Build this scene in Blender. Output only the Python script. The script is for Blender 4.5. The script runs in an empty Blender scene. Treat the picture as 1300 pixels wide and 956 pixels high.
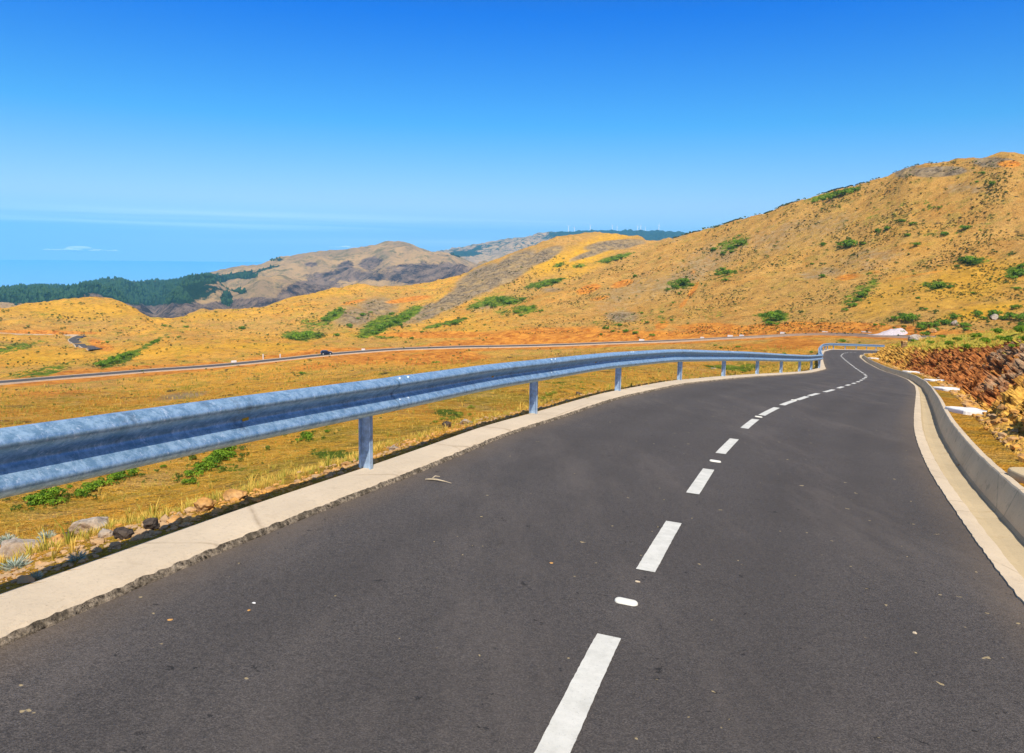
import bpy, math, random
import numpy as np
random.seed(7); rng=np.random.default_rng(7)
D=bpy.data; SC=bpy.context.scene; COL=SC.collection
# ------------------------------------------------------------------ camera model (photo 1300 x 956)
F=940.0; CX,CY=650.0,433.0
PITCH=math.atan((433-318)/F); ROLL=math.radians(1.05)
def cam_R():
    a=math.pi/2-PITCH
    Rx=np.array([[1,0,0],[0,math.cos(a),-math.sin(a)],[0,math.sin(a),math.cos(a)]])
    Rz=np.array([[math.cos(ROLL),-math.sin(ROLL),0],[math.sin(ROLL),math.cos(ROLL),0],[0,0,1]])
    return Rx@Rz
RC=cam_R()
def ray(u,v):
    u=np.asarray(u,float); v=np.asarray(v,float)
    c=np.stack([(u-CX)/F,-(v-CY)/F,-np.ones_like(u)],-1)
    return c@RC.T
def proj(P):
    c=np.asarray(P,float)@RC
    z=np.minimum(c[...,2],-1e-6)
    u=CX-F*c[...,0]/z; v=CY+F*c[...,1]/z
    bad=c[...,2]>-0.1
    return np.where(bad,-9999,u),np.where(bad,-9999,v)
def azte(u,v):
    d=ray(u,v); h=np.hypot(d[...,0],d[...,1]); return np.arctan2(d[...,0],d[...,1]),d[...,2]/h
# ------------------------------------------------------------------ noise
def _hash(ix,iy,s):
    h=(ix.astype(np.int64)*374761393+iy.astype(np.int64)*668265263+s*974634541)&0xffffffff
    h=((h^(h>>13))*1274126177)&0xffffffff
    h=(h^(h>>16))&0xffffffff
    return h/4294967296.0
def pnoise(x,y,s=0):
    ix=np.floor(x); iy=np.floor(y); fx=x-ix; fy=y-iy
    ux=fx*fx*fx*(fx*(fx*6-15)+10); uy=fy*fy*fy*(fy*(fy*6-15)+10)
    def g(dx,dy):
        a=_hash(ix+dx,iy+dy,s)*6.2831853
        return np.cos(a)*(fx-dx)+np.sin(a)*(fy-dy)
    a=g(0,0)+(g(1,0)-g(0,0))*ux; b=g(0,1)+(g(1,1)-g(0,1))*ux
    return (a+(b-a)*uy)*1.4
def fbm(x,y,o=4,s=0,gain=.5):
    r=0;a=1;t=0
    for k in range(o):
        r=r+a*pnoise(x*2**k+k*17.3,y*2**k-k*9.1,s+k); t+=a; a*=gain
    return r/t
def ridged(x,y,o=4,s=0):
    r=0;a=1;t=0
    for k in range(o):
        r=r+a*(1-2*np.abs(pnoise(x*2**k+k*7.3,y*2**k-k*3.1,s+k))); t+=a; a*=.5
    return r/t
def sstep(a,b,x):
    t=np.clip((x-a)/(b-a),0,1); return t*t*(3-2*t)
# ------------------------------------------------------------------ road surface
H0,A_,B_=1.5,.08,.05
_d=np.array([0,18,23,28,34,44,60,90,400]); _g=np.array([1,1,1.12,1.35,1.5,1.55,1.5,1.5,1.5])
_dd=np.linspace(0,400,4000); _gg=np.interp(_dd,_d,_g)
_k=np.exp(-np.linspace(-2,2,31)**2); _k/=_k.sum(); _gg=np.convolve(np.pad(_gg,15,mode='edge'),_k,'valid')
_DD=_dd*_gg
def surf(x,y):
    rp=np.hypot(x,y)+1e-9; r=np.interp(rp,_DD,_dd); g=np.where(r>1e-6,rp/np.maximum(r,1e-6),1)
    return g*(-H0-A_*y/g-B_*x/g)
def unroad(u,v,dz=0.0):
    u=np.asarray(u,float); d=ray(u,v); t=(-H0+dz)/(d[...,2]+A_*d[...,1]+B_*d[...,0])
    P=d*t[...,None]; r=np.hypot(P[...,0],P[...,1]); g=np.interp(r,_dd,_gg)
    return P*g[...,None]
def resample(P,step=.25,smooth=3):
    P=np.asarray(P,float)
    for it in range(2):
        d=np.r_[0,np.cumsum(np.linalg.norm(np.diff(P,axis=0),axis=1))]
        n=int(d[-1]/step)+1; t=np.linspace(0,d[-1],n)
        P=np.stack([np.interp(t,d,P[:,i]) for i in range(2)],1)
        if smooth:
            k=np.exp(-np.linspace(-2,2,2*smooth*2+1)**2); k/=k.sum(); m=smooth*2
            Q=np.vstack([2*P[0]-P[m:0:-1],P,2*P[-1]-P[-2:-m-2:-1]])
            P=np.stack([np.convolve(Q[:,i],k,'valid') for i in range(2)],1)
    return P
def normals(P):
    t=np.gradient(P,axis=0); t/=np.linalg.norm(t,axis=1)[:,None]; return np.stack([-t[:,1],t[:,0]],1)   # left of travel
EL=[(51,798),(127,770),(208,729),(327,681),(361,667),(447,633),(513,608),(574,582),(649,550),(703,534),(740,521),(785,506),(840,494),(871,488),(918,482.5),(965,478.5),(997,476.3),(1031,473.5),(1049,469),(1046,461.7),(1044,452.3),(1047,446.5),(1056,444),(1115,445)]
ER=[(1092,450.5),(1091,453.5),(1099,460),(1115,468.5),(1138.5,476.5),(1152,482),(1161.5,490),(1163,498.5),(1160,528.5),(1160,545),(1165,565),(1171,580),(1183,605.5),(1210.6,645.7),(1230.7,678),(1250.8,703.5),(1271,733.6),(1289.8,758.8)][::-1]
CL=[(743.5,867),(770,813),(795,765),(820,724.5),(854.5,664),(879.5,626.5),(899.5,596),(914,576),(932,558),(945,543.5),(963,529.5),(976,522.5),(998,512),(1018,506),(1033,501),(1053,496.3),(1067,492),(1078,488.6),(1086.5,486),(1093,483),(1098,480),(1100,478),(1098,475.3),(1090,470),(1078,461),(1067.5,452),(1070,449),(1076,447.6),(1100,446.8)]
def curve3(L,back=(-.31,-.95),n=14,fwd=25,smooth=3):
    a=np.array(L,float); P=unroad(a[:,0],a[:,1])[:,:2]
    b=np.array(back)/np.linalg.norm(back)
    f=P[-1]-P[-2]; f/=np.linalg.norm(f)
    P=np.vstack([P[0]+b*n,P,P[-1]+f*fwd]); return resample(P,.2,smooth)
pEL=curve3(EL); pCL=curve3(CL,smooth=2)
aER=np.array(ER,float); P=unroad(aER[:,0],aER[:,1])[:,:2]
b=np.array((-.34,-.94)); P=np.vstack([P[0]+b*14,P,P[-1]+np.array([2.0,1.5]),P[-1]+np.array([12,6.]),P[-1]+np.array([30,12.])]); pER=resample(P,.2,3)
nEL=normals(pEL); nER=-normals(pER)
def off(P,N,o): return P+N*o
def arclen(P): return np.r_[0,np.cumsum(np.linalg.norm(np.diff(P,axis=0),axis=1))]
KW=.38; GW=.58
def gsc(P): return np.interp(np.hypot(P[:,0],P[:,1]),[12,28],[1,.70])
pKO=off(pEL,nEL,KW); pWO=pER+nER*(GW*gsc(pER))[:,None]
# ------------------------------------------------------------------ terrain layers
def U(L): a=np.array(L,float); return a
far_road=[(-150,497,250),(0,489.6,258),(58,484,262),(115,479.6,266),(192,473,270),(269,467.7,276),(331,461.5,281),(408,453,286),(442,450,287),(500,445.4,288),(574,442.7,288),(647,441.5,287),(716,439.7,285),(782,437,282),(856,434.6,277),(919,431,271),(967,428.8,266),(1010,426,261),(1042,425,256),(1073,426,250),(1105,427.4,244),(1130,428.8,238),(1200,431,232),(1450,434,220)]
FR=U(far_road)
def I(x,L):
    a=np.array(L,float); return np.interp(x,a[:,0],a[:,1])
ug=np.arange(-150,1451,4.0)
layers=[]   # (v(u), r(u))
def lay(v,r):
    layers.append((I(ug,v) if isinstance(v,list) else v, I(ug,r) if isinstance(r,list) else (np.full_like(ug,r) if np.isscalar(r) else r)))
lay([(-150,610),(0,590),(200,580),(400,562),(600,533),(800,505),(1450,505)],14)
lay([(-150,555),(0,548),(200,537),(400,520),(600,498),(800,480),(900,474),(1000,472),(1100,472),(1450,470)],[(0,35),(1450,35)])
lay([(-150,520),(0,515),(200,503),(400,488),(600,466),(800,452),(900,447.5),(1030,442.5),(1060,441.5),(1130,440.5),(1200,435),(1450,430)],[(0,100),(900,105),(1050,112),(1130,130),(1450,120)])
vfr=np.interp(ug,FR[:,0],FR[:,1]); rfr=np.interp(ug,FR[:,0],FR[:,2])
_az,te4=azte(ug,vfr+.8)
lay(vfr+.8,rfr-5)
LR=len(layers)
layers.append(('te',te4*(rfr-5)/(rfr+5),rfr+5))
v6=vfr-I(ug,[(-150,5),(0,5),(100,8),(300,4.5),(500,4),(650,10),(900,9),(1130,11),(1450,11)])
lay(v6,rfr+13)
lay([(-150,478),(0,466),(230,448),(421,438),(536,430.5),(650,415),(720,400),(800,385),(900,362),(1000,352),(1100,347),(1450,345)],[(-150,330),(421,330),(600,340),(800,400),(900,400),(1000,370),(1100,345),(1250,325),(1450,310)])
v7=I(ug,[(-150,455),(0,452),(100,447),(200,436),(230,433),(320,432),(421,429),(536,422),(574,415),(650,395),(720,365),(800,331),(850,307),(868,301.5),(894,295),(932,285),(970,275.5),(1003,262),(1059,248),(1097,240),(1127,229),(1148,215),(1158,212.5),(1224,208),(1254,205),(1270,198),(1282,197),(1300,200.5),(1450,222)])
r7=I(ug,[(-150,380),(230,380),(421,370),(536,385),(650,430),(720,480),(800,560),(868,630),(932,600),(970,580),(1059,540),(1158,500),(1250,470),(1450,430)])
lay(v7,r7)
lay(v7+I(ug,[(-150,-1),(200,2),(320,4),(536,4),(850,4),(868,20),(1000,30),(1450,30)]),r7+50)
lay([(-150,425),(0,424),(200,424),(230,424),(320,425),(421,421),(536,410),(650,380),(720,353),(800,325.5),(850,309),(868,330),(1000,340),(1450,340)],[(-150,560),(0,550),(200,520),(230,500),(421,490),(536,500),(650,540),(720,600),(800,700),(850,780),(1000,800),(1450,800)])
v9=I(ug,[(-150,395),(0,388.5),(30,382),(60,384),(120,379),(150,384),(175,394),(192,404),(205,408.5),(221,408),(254,398),(330,391.5),(371,380),(421,371),(462,366),(498,366),(548,361),(594,350),(620,337),(647,325),(678,313),(705,300.5),(729,298.5),(782,299),(812,299.5),(822,307),(836,308),(851,305),(868,310),(900,325),(1000,340),(1450,340)])
r9=I(ug,[(-150,760),(0,740),(120,720),(195,640),(221,640),(330,700),(548,800),(647,820),(711,900),(815,950),(868,950),(1450,950)])
lay(v9,r9)
lay(v9+28,r9+110)
lay(435.0+0*ug,1600)
v10=I(ug,[(-150,392),(0,386),(85,384),(105,374),(125,372),(150,378),(180,391),(197,402),(212,384),(232,370),(243,367.5),(270,369),(290,382),(300,383),(312,374),(330,366),(360,362),(400,374),(450,372),(500,358),(550,353),(600,352),(650,352),(1450,360)])
lay(v10,2300)
lay(v10+I(ug,[(-150,2),(100,7),(350,7),(400,1),(1450,1)]),2450)
v11=I(ug,[(-150,376),(0,372),(20,368.5),(51,367),(86,369),(122,361),(152,358),(178,362),(216,359),(254,353),(279,345),(300,339),(330,335.5),(345,331.5),(371,327),(409,321.5),(430,318),(447,314.5),(470,312),(493,309.5),(508,309.5),(523,311),(535,316),(548,320),(565,321),(584,326),(598,333),(612,341),(650,352),(1450,362)])
lay(v11,3100)
lay(v11+45,3900)
v12=I(ug,[(-150,430),(300,430),(450,380),(520,335),(548,324),(564,321),(590,317),(607,313.5),(630,309),(650,306),(668,302),(703,297.5),(741,296.5),(800,296),(862,296.5),(875,300),(900,308),(1450,335)])
lay(v12,[(-150,6500),(564,6600),(1450,7200)])
layers.append(('te',-760/9500+0*ug,9500+0*ug))
layers.append(('te',-860/11500+0*ug,11500+0*ug))
# azimuth and radius grids
az_in=np.linspace(math.radians(-40),math.radians(41),1150)
az_out=np.linspace(math.radians(41),math.radians(320),150)[1:-1]
AZ=np.r_[az_in,az_out]; NA=len(AZ)
def seg(a,b,n): return np.exp(np.linspace(math.log(a),math.log(b),n,endpoint=False))
RR=np.r_[seg(1.2,10,70),seg(10,60,230),seg(60,240,130),seg(240,300,60),seg(300,950,330),seg(950,1900,40),seg(1900,3300,120),seg(3300,11500,90),[11500]]
NR=len(RR)
azw=np.where(AZ>math.pi,AZ-2*math.pi,AZ)
KR=[];KT=[]
for L in layers:
    if isinstance(L[0],str): te=L[1]; r=L[2]; a=azte(ug,np.full_like(ug,400.0))[0]
    else:
        a,te=azte(ug,L[0]); r=L[1]
    m_t=(te[0]+te[-1])/2; m_r=(r[0]+r[-1])/2
    aa=np.r_[-math.pi,-2.4,a,2.4,math.pi]
    KT.append(np.interp(azw,aa,np.r_[m_t,m_t,te,m_t,m_t])); KR.append(np.interp(azw,aa,np.r_[m_r,m_r,r,m_r,m_r]))
KR=np.array(KR);KT=np.array(KT)
KR=np.vstack([np.full(NA,.5),np.full(NA,6.0),KR]); 
KZ=np.vstack([np.full(NA,-1.7),surf(6*np.sin(azw),6*np.cos(azw)),KR[2:]*KT])
for i in range(1,len(KR)): KR[i]=np.maximum(KR[i],KR[i-1]*1.01)
def pchip(KR,KZ,RR):
    h=np.diff(KR,axis=0); d=np.diff(KZ,axis=0)/h; m=np.zeros_like(KZ)
    w1=2*h[1:]+h[:-1]; w2=h[1:]+2*h[:-1]; ok=(d[:-1]*d[1:])>0
    with np.errstate(divide='ignore',invalid='ignore'):
        mm=(w1+w2)/(w1/d[:-1]+w2/d[1:])
    m[1:-1]=np.where(ok,mm,0); m[0]=d[0]; m[-1]=d[-1]
    Z=np.zeros((len(RR),KR.shape[1])); ca=np.arange(KR.shape[1])
    for j,r in enumerate(RR):
        i=np.clip((KR<=r).sum(0)-1,0,len(KR)-2)
        r0=KR[i,ca]; hh=h[i,ca]; t=(np.clip(r,r0,r0+hh)-r0)/hh
        Z[j]=(2*t**3-3*t**2+1)*KZ[i,ca]+(t**3-2*t**2+t)*hh*m[i,ca]+(-2*t**3+3*t**2)*KZ[i+1,ca]+(t**3-t**2)*hh*m[i+1,ca]
    return Z
Z=pchip(KR,KZ,RR)
X=RR[:,None]*np.sin(AZ)[None]; Y=RR[:,None]*np.cos(AZ)[None]; RG=np.broadcast_to(RR[:,None],X.shape)
# noise on the far land
rfg=np.interp(azw,azte(ug,np.full_like(ug,430.0))[0],rfr)[None]
rd=np.abs(RG-rfg)
mroad=sstep(6,22,rd)
amp=np.interp(RG,[0,20,120,250,450,1000,2000],[0,.25,1.0,1.6,4.0,5.0,5.0])
Z=Z+mroad*amp*fbm(X/55,Y/55,5,3)*1.3
Z=Z+mroad*np.interp(RG,[0,250,400,900,2000],[0,.5,4.2,5,0])*(ridged(X/120+.4*fbm(X/90,Y/90,2,9),Y/120,3,21)-.35)
Z=Z+mroad*np.interp(RG,[0,12,60,250,600,1200],[0,.12,.30,.6,1.1,.4])*fbm(X/6,Y/6,3,31)
Z=Z+mroad*np.interp(RG,[0,12,40,120,240,700,1200],[0,.15,.7,1.3,1.2,1.8,0])*(ridged(X/26,Y/20,3,131)-.3)
fm=sstep(1300,2000,RG)
Z=Z+fm*(ridged(X/420+.3*fbm(X/300,Y/300,2,5),Y/420,5,41)-.3)*np.interp(RG,[1300,2300,3100,7000],[10,80,50,60])*(1-.65*np.exp(-((RG-3100)/260)**2))*(1-.0*fm)
Z=Z+fm*fbm(X/90,Y/90,4,55)*18*(1-.4*np.exp(-((RG-3100)/260)**2))
# --- near field: verge, road bed, bank
def seg_dist(PX,PY,C,step=2):
    C=C[::step]; best=np.full(PX.shape,1e9); sx=np.zeros(PX.shape); bx=np.zeros(PX.shape); by=np.zeros(PX.shape)
    for k in range(len(C)-1):
        ax,ay=C[k]; dx,dy=C[k+1]-C[k]; L2=dx*dx+dy*dy
        t=np.clip(((PX-ax)*dx+(PY-ay)*dy)/L2,0,1); qx=ax+t*dx; qy=ay+t*dy
        d=(PX-qx)**2+(PY-qy)**2; m=d<best
        best[m]=d[m]; sx[m]=((dx*(PY-ay)-dy*(PX-ax))[m]); bx[m]=qx[m]; by[m]=qy[m]
    return np.sqrt(best)*np.sign(sx),bx,by      # + on the left of travel
def bank_h(s,rho):
    sc=np.interp(rho,[25,50,85],[1,.85,.62]); s=np.maximum(s-.35*sstep(12,20,rho),0)
    h=np.interp(s,[0,.40,.6,1.2,1.9,2.7,4.2,6.5,9,14],[0,.03,.20,.85,1.55,2.0,2.75,3.5,3.9,3.9])
    return h*sc
def near_z(PX,PY):
    """near-field ground height and its weight against the far land"""
    sl,lx,ly=seg_dist(PX,PY,pKO); sr,rx,ry=seg_dist(PX,PY,pWO); sr=-sr
    zl=surf(lx,ly)+.045-np.interp(sl,[-1,0,.30,1.0,3,8,20],[0,0,.05,.30,1.1,2.9,6]) + sstep(.1,.6,sl)*(.07*fbm(PX/.7,PY/.7,4,71)+.12*fbm(PX/2.2,PY/2.2,3,72))
    rho=np.hypot(PX,PY)
    zr=surf(rx,ry)+.19+bank_h(sr,rho)-1.0*sstep(.32,.6,sr)*(1-sstep(5.0,6.8,sr))+sstep(.05,.3,sr)*.04*fbm(PX/.5,PY/.5,4,73)+sstep(5,8,sr)*.35*fbm(PX/3,PY/3,3,74)
    zb=surf(PX,PY)-.35
    left=sl>0; right=(sr>0)&~left
    z=np.where(left,zl,np.where(right,zr,zb))
    z=np.where((~left)&(sl>-.2),zb+(zl-zb)*np.clip((sl+.2)/.12,0,1),z); z=np.where((~right)&(~left)&(sr>-.14),zb+(zr-zb)*np.clip((sr+.14)/.08,0,1),z)
    wl=1-sstep(2,15,sl); wr=1-sstep(9,26,sr); w=np.where(left,wl,np.where(right,wr,1.0))
    return z,w,sl,sr
jn=int(np.searchsorted(RR,175))
NZ,NWT,SL,SR_=near_z(X[:jn],Y[:jn])
Z[:jn]=NZ*NWT+Z[:jn]*(1-NWT)
def terr(x,y):
    x=np.asarray(x,float); y=np.asarray(y,float)
    r=np.hypot(x,y); a=np.mod(np.arctan2(x,y)-AZ[0],2*math.pi)+AZ[0]
    j=np.clip(np.searchsorted(RR,r)-1,0,NR-2); AZe=np.r_[AZ,AZ[0]+2*math.pi]
    i=np.clip(np.searchsorted(AZe,a)-1,0,NA-1); i2=(i+1)%NA
    fr=np.clip((r-RR[j])/(RR[j+1]-RR[j]),0,1); fa=np.clip((a-AZe[i])/(AZe[i+1]-AZe[i]),0,1)
    return (Z[j,i]*(1-fr)+Z[j+1,i]*fr)*(1-fa)+(Z[j,i2]*(1-fr)+Z[j+1,i2]*fr)*fa
TE=Z/RR[:,None]; MTE=np.maximum.accumulate(TE,axis=0)
def pick(u,v,rmin=0):
    a,t=azte(u,v); i=int(np.argmin(np.abs(AZ[:1150]-a)))
    col=TE[:,i]; j0=int(np.searchsorted(RR,rmin))
    k=np.nonzero(col[j0:]>=t)[0]
    if len(k)==0: j=int(np.argmax(col[j0:900]))+j0
    else: j=k[0]+j0
    if j==0: return np.array([0,0,0.])
    f=0 if len(k)==0 or col[j]==col[j-1] else np.clip((t-col[j-1])/(col[j]-col[j-1]),0,1)
    r=RR[j-1]+(RR[j]-RR[j-1])*f if len(k) else RR[j]
    return np.array([r*math.sin(a),r*math.cos(a),float(terr(r*math.sin(a),r*math.cos(a)))])
# ------------------------------------------------------------------ materials
def srgb(r,g,b):
    f=lambda c:(c/12.92 if c<=.04045 else ((c+.055)/1.055)**2.4)
    return (f(r/255),f(g/255),f(b/255),1)
class N:
    def __init__(s,name,rough=.9,spec=.2):
        s.m=D.materials.new(name); s.m.use_nodes=True; s.t=s.m.node_tree; s.n=s.t.nodes; s.l=s.t.links
        s.b=s.n['Principled BSDF']; s.b.inputs['Roughness'].default_value=rough; s.b.inputs['Specular IOR Level'].default_value=spec
        s.tc=s.n.new('ShaderNodeTexCoord').outputs['Object']
    def mapping(s,scale,rot=(0,0,0),loc=(0,0,0)):
        m=s.n.new('ShaderNodeMapping'); s.l.new(s.tc,m.inputs[0]); m.inputs['Scale'].default_value=scale; m.inputs['Rotation'].default_value=rot; m.inputs['Location'].default_value=loc
        return m.outputs[0]
    def noise(s,sc,det=4,rough=.6,vec=None,dist=0):
        n=s.n.new('ShaderNodeTexNoise'); s.l.new(vec or s.tc,n.inputs['Vector']); n.inputs['Scale'].default_value=sc; n.inputs['Detail'].default_value=det; n.inputs['Roughness'].default_value=rough; n.inputs['Distortion'].default_value=dist
        return n.outputs['Fac']
    def vor(s,sc,feat='F1',vec=None,out='Distance'):
        n=s.n.new('ShaderNodeTexVoronoi'); n.feature=feat; s.l.new(vec or s.tc,n.inputs['Vector']); n.inputs['Scale'].default_value=sc; return n.outputs[out]
    def ramp(s,fac,stops,interp='LINEAR'):
        n=s.n.new('ShaderNodeValToRGB'); s.l.new(fac,n.inputs[0]); e=n.color_ramp.elements; n.color_ramp.interpolation=interp
        while len(e)<len(stops): e.new(.5)
        for x,(p,c) in zip(e,stops): x.position=p; x.color=c if isinstance(c,tuple) else (c,c,c,1)
        return n.outputs[0]
    def mix(s,fac,a,b,mode='MIX'):
        n=s.n.new('ShaderNodeMix'); n.data_type='RGBA'; n.blend_type=mode
        for i,x in ((0,fac),(6,a),(7,b)):
            if isinstance(x,(int,float)): n.inputs[i].default_value=x
            elif isinstance(x,tuple): n.inputs[i].default_value=x if len(x)==4 else (*x,1)
            else: s.l.new(x,n.inputs[i])
        return n.outputs[2]
    def math(s,op,a,b=0.0,c=None,clamp=False):
        n=s.n.new('ShaderNodeMath'); n.operation=op; n.use_clamp=clamp
        for i,x in enumerate((a,b) if c is None else (a,b,c)):
            if isinstance(x,(int,float)): n.inputs[i].default_value=x
            else: s.l.new(x,n.inputs[i])
        return n.outputs[0]
    def attr(s,name):
        n=s.n.new('ShaderNodeAttribute'); n.attribute_name=name; return n
    def sep(s,c):
        n=s.n.new('ShaderNodeSeparateColor'); s.l.new(c,n.inputs[0]); return n.outputs
    def bump(s,h,strength=.5,dist=.05,prev=None):
        n=s.n.new('ShaderNodeBump'); n.inputs['Strength'].default_value=strength; n.inputs['Distance'].default_value=dist; s.l.new(h,n.inputs['Height'])
        if prev: s.l.new(prev,n.inputs['Normal'])
        return n.outputs[0]
    def out(s,col,nor=None,rough=None):
        if isinstance(col,tuple): s.b.inputs['Base Color'].default_value=col if len(col)==4 else (*col,1)
        else: s.l.new(col,s.b.inputs['Base Color'])
        if nor: s.l.new(nor,s.b.inputs['Normal'])
        if rough is not None: s.l.new(rough,s.b.inputs['Roughness'])
        return s.m
def mat_terrain():
    k=N('hill_ground',.95,.05)
    gold=(.84,.40,.035); gold2=(.66,.26,.018); tan=(.46,.25,.075); olive=(.30,.26,.02)
    big=k.noise(.013,4,.6); mid=k.noise(.06,6,.7); fin=k.noise(.30,7,.78); vf=k.noise(2.2,6,.8); med=k.noise(.11,7,.75,k.mapping((1,1,1),loc=(31,7,3)))
    c=k.mix(k.ramp(mid,[(.40,0.),(.60,1.)]),gold,gold2)
    c=k.mix(k.ramp(big,[(.45,0.),(.62,.8)]),c,tan)
    c=k.mix(k.ramp(med,[(.50,0.),(.60,.75)]),c,olive)
    br=k.mix(k.ramp(mid,[(.42,0.),(.6,1.)]),(.50,.265,.10),(.37,.165,.05)); br=k.mix(k.ramp(med,[(.52,0.),(.62,.6)]),br,(.23,.18,.04)); br=k.mix(k.ramp(big,[(.42,0.),(.6,.6)]),br,(.50,.27,.06))
    c=k.mix(k.attr('zoneD').outputs['Fac'],c,br)
    c=k.mix(k.ramp(fin,[(.36,.95),(.46,0.)]),c,(.12,.075,.025))
    c=k.mix(k.ramp(fin,[(.54,0.),(.66,.7)]),c,(.66,.40,.13))
    c=k.mix(k.ramp(vf,[(.36,.75),(.46,0.)]),c,(.16,.10,.02))
    c=k.mix(k.ramp(vf,[(.50,0.),(.62,.75)]),c,(.80,.46,.09))
    uf=k.noise(24,5,.8); c=k.mix(k.ramp(uf,[(.38,.75),(.47,0.)]),c,(.20,.11,.02)); c=k.mix(k.ramp(uf,[(.54,0.),(.64,.6)]),c,(.85,.55,.2))
    st=k.vor(.22,'F1',k.mapping((1,1,.6)))
    c=k.mix(k.math('MULTIPLY',k.ramp(st,[(.10,.9),(.2,0.)]),k.ramp(med,[(.42,0.),(.52,1.)])),c,(.05,.045,.02))
    a=k.sep(k.attr('zoneA').outputs['Color']); b=k.sep(k.attr('zoneB').outputs['Color'])
    def zone(m,n,lo=.30,hi=.55,am=1.3):
        x=k.math('ADD',m,k.math('MULTIPLY',k.math('SUBTRACT',n,.5),am)); return k.ramp(x,[(lo,0.),(hi,1.)])
    mn=k.math('ADD',k.math('MULTIPLY',mid,.5),k.math('MULTIPLY',fin,.5))
    rockc=k.mix(k.ramp(fin,[(.38,0.),(.6,1.)]),(.06,.042,.028),(.40,.29,.17))
    rockc=k.mix(k.ramp(mid,[(.45,0.),(.65,.7)]),rockc,(.50,.32,.12))
    c=k.mix(zone(b[2],mn,.2,.9),c,k.mix(k.ramp(fin,[(.36,0.),(.62,1.)]),(.50,.25,.02),(.80,.42,.035)))
    c=k.mix(zone(a[1],mn),c,rockc)
    earth=k.mix(k.ramp(fin,[(.38,0.),(.6,1.)]),(.42,.12,.018),(.80,.33,.05))
    c=k.mix(zone(a[0],mn),c,earth)
    grn=k.mix(k.ramp(fin,[(.38,0.),(.60,1.)]),(.03,.07,.008),(.22,.27,.02))
    c=k.mix(zone(a[2],k.noise(.22,6,.8),.42,.5,2.2),c,grn)
    fbig=k.noise(.006,7,.75); fmid=k.noise(.02,7,.8)
    far=k.mix(k.ramp(fbig,[(.44,0.),(.56,1.)]),(.85,.52,.22),(.60,.38,.19))
    far=k.mix(k.ramp(fmid,[(.50,0.),(.60,.8)]),far,(.26,.22,.09))
    prp=k.mix(k.ramp(k.noise(.014,8,.85,k.mapping((1,1,.35))),[(.42,0.),(.57,1.)]),(.06,.035,.04),(.46,.30,.20))
    far=k.mix(zone(b[1],fmid,.3,.5,1.8),far,prp)
    c=k.mix(k.attr('zoneC').outputs['Fac'],c,far)
    fore=k.mix(k.ramp(k.noise(.03,5,.7),[(.35,0.),(.65,1.)]),(.012,.035,.018),(.04,.075,.025))
    c=k.mix(zone(b[0],fmid,.4,.5,1.6),c,fore)
    h=k.math('ADD',k.math('ADD',fin,k.math('MULTIPLY',vf,.25)),k.math('MULTIPLY',uf,.03))
    nor=k.bump(h,1.,1.4); nor=k.bump(k.math('MULTIPLY',fmid,k.attr('zoneC').outputs['Fac']),1.,40,nor)
    return k.out(c,nor)
def mat_asphalt():
    k=N('asphalt',.85,.25)
    f=k.noise(120,2,.9); g=k.noise(38,5,.85); l=k.noise(.6,5,.6); v=k.vor(75)
    c=k.mix(k.ramp(f,[(.36,0.),(.66,1.)]),(.045,.039,.036),(.152,.130,.116))
    c=k.mix(k.ramp(g,[(.36,.75),(.52,0.)]),c,(.035,.03,.027))
    c=k.mix(k.ramp(v,[(.05,.6),(.16,0.)]),c,(.27,.21,.15))
    lt=k.math('ABSOLUTE',k.attr('lat').outputs['Fac']); c=k.mix(k.math('MULTIPLY',k.ramp(lt,[(.18,0.),(.34,.35),(.5,0.),(.66,.35),(.8,0.)]),k.ramp(k.noise(.5,4,.7),[(.3,.2),(.7,1.)])),c,(.038,.034,.032)); c=k.mix(k.math('MULTIPLY',k.ramp(lt,[(.86,0.),(1.,.55)]),k.noise(9,5,.8)),c,(.25,.17,.10))
    c=k.mix(k.ramp(l,[(.35,.35),(.6,0.)]),c,(.055,.046,.04))
    c=k.mix(k.ramp(k.noise(1.1,5,.75,k.mapping((1,.25,1),(0,0,-.4))),[(.5,0.),(.75,.35)]),c,(.19,.155,.13))
    c=k.mix(k.ramp(k.noise(7,5,.8),[(.635,0.),(.67,.85)]),c,(.018,.016,.015))
    c=k.mix(k.ramp(k.noise(14,2,.5),[(.745,0.),(.76,.8)]),c,(.45,.34,.18))
    nor=k.bump(k.math('ADD',f,k.math('MULTIPLY',g,.6)),.8,.010)
    return k.out(c,nor,k.ramp(g,[(.3,.75),(.7,.95)]))
def mat_concrete(name,base,dark,stain=.35):
    k=N(name,.9,.2)
    l=k.noise(1.3,6,.65); g=k.noise(35,5,.7); s=k.noise(5,6,.7); cr=k.vor(.42,'DISTANCE_TO_EDGE',k.mapping((1,1,1),loc=(3,1,0)))
    c=k.mix(k.ramp(l,[(.35,0.),(.65,1.)]),base,tuple(x*.84 for x in base))
    c=k.mix(k.ramp(g,[(.28,.6),(.45,0.)]),c,tuple(x*.62 for x in base))
    c=k.mix(k.ramp(s,[(.56,0.),(.72,stain)]),c,dark)
    c=k.mix(k.math('MULTIPLY',k.ramp(cr,[(.0,.8),(.006,0.)]),k.ramp(s,[(.4,.3),(.55,1.)])),c,dark)
    c=k.mix(k.ramp(k.noise(70,3,.8),[(.62,0.),(.7,.7)]),c,tuple(x*.45 for x in base))
    return k.out(c,k.bump(k.math('ADD',g,s),.35,.012))
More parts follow.
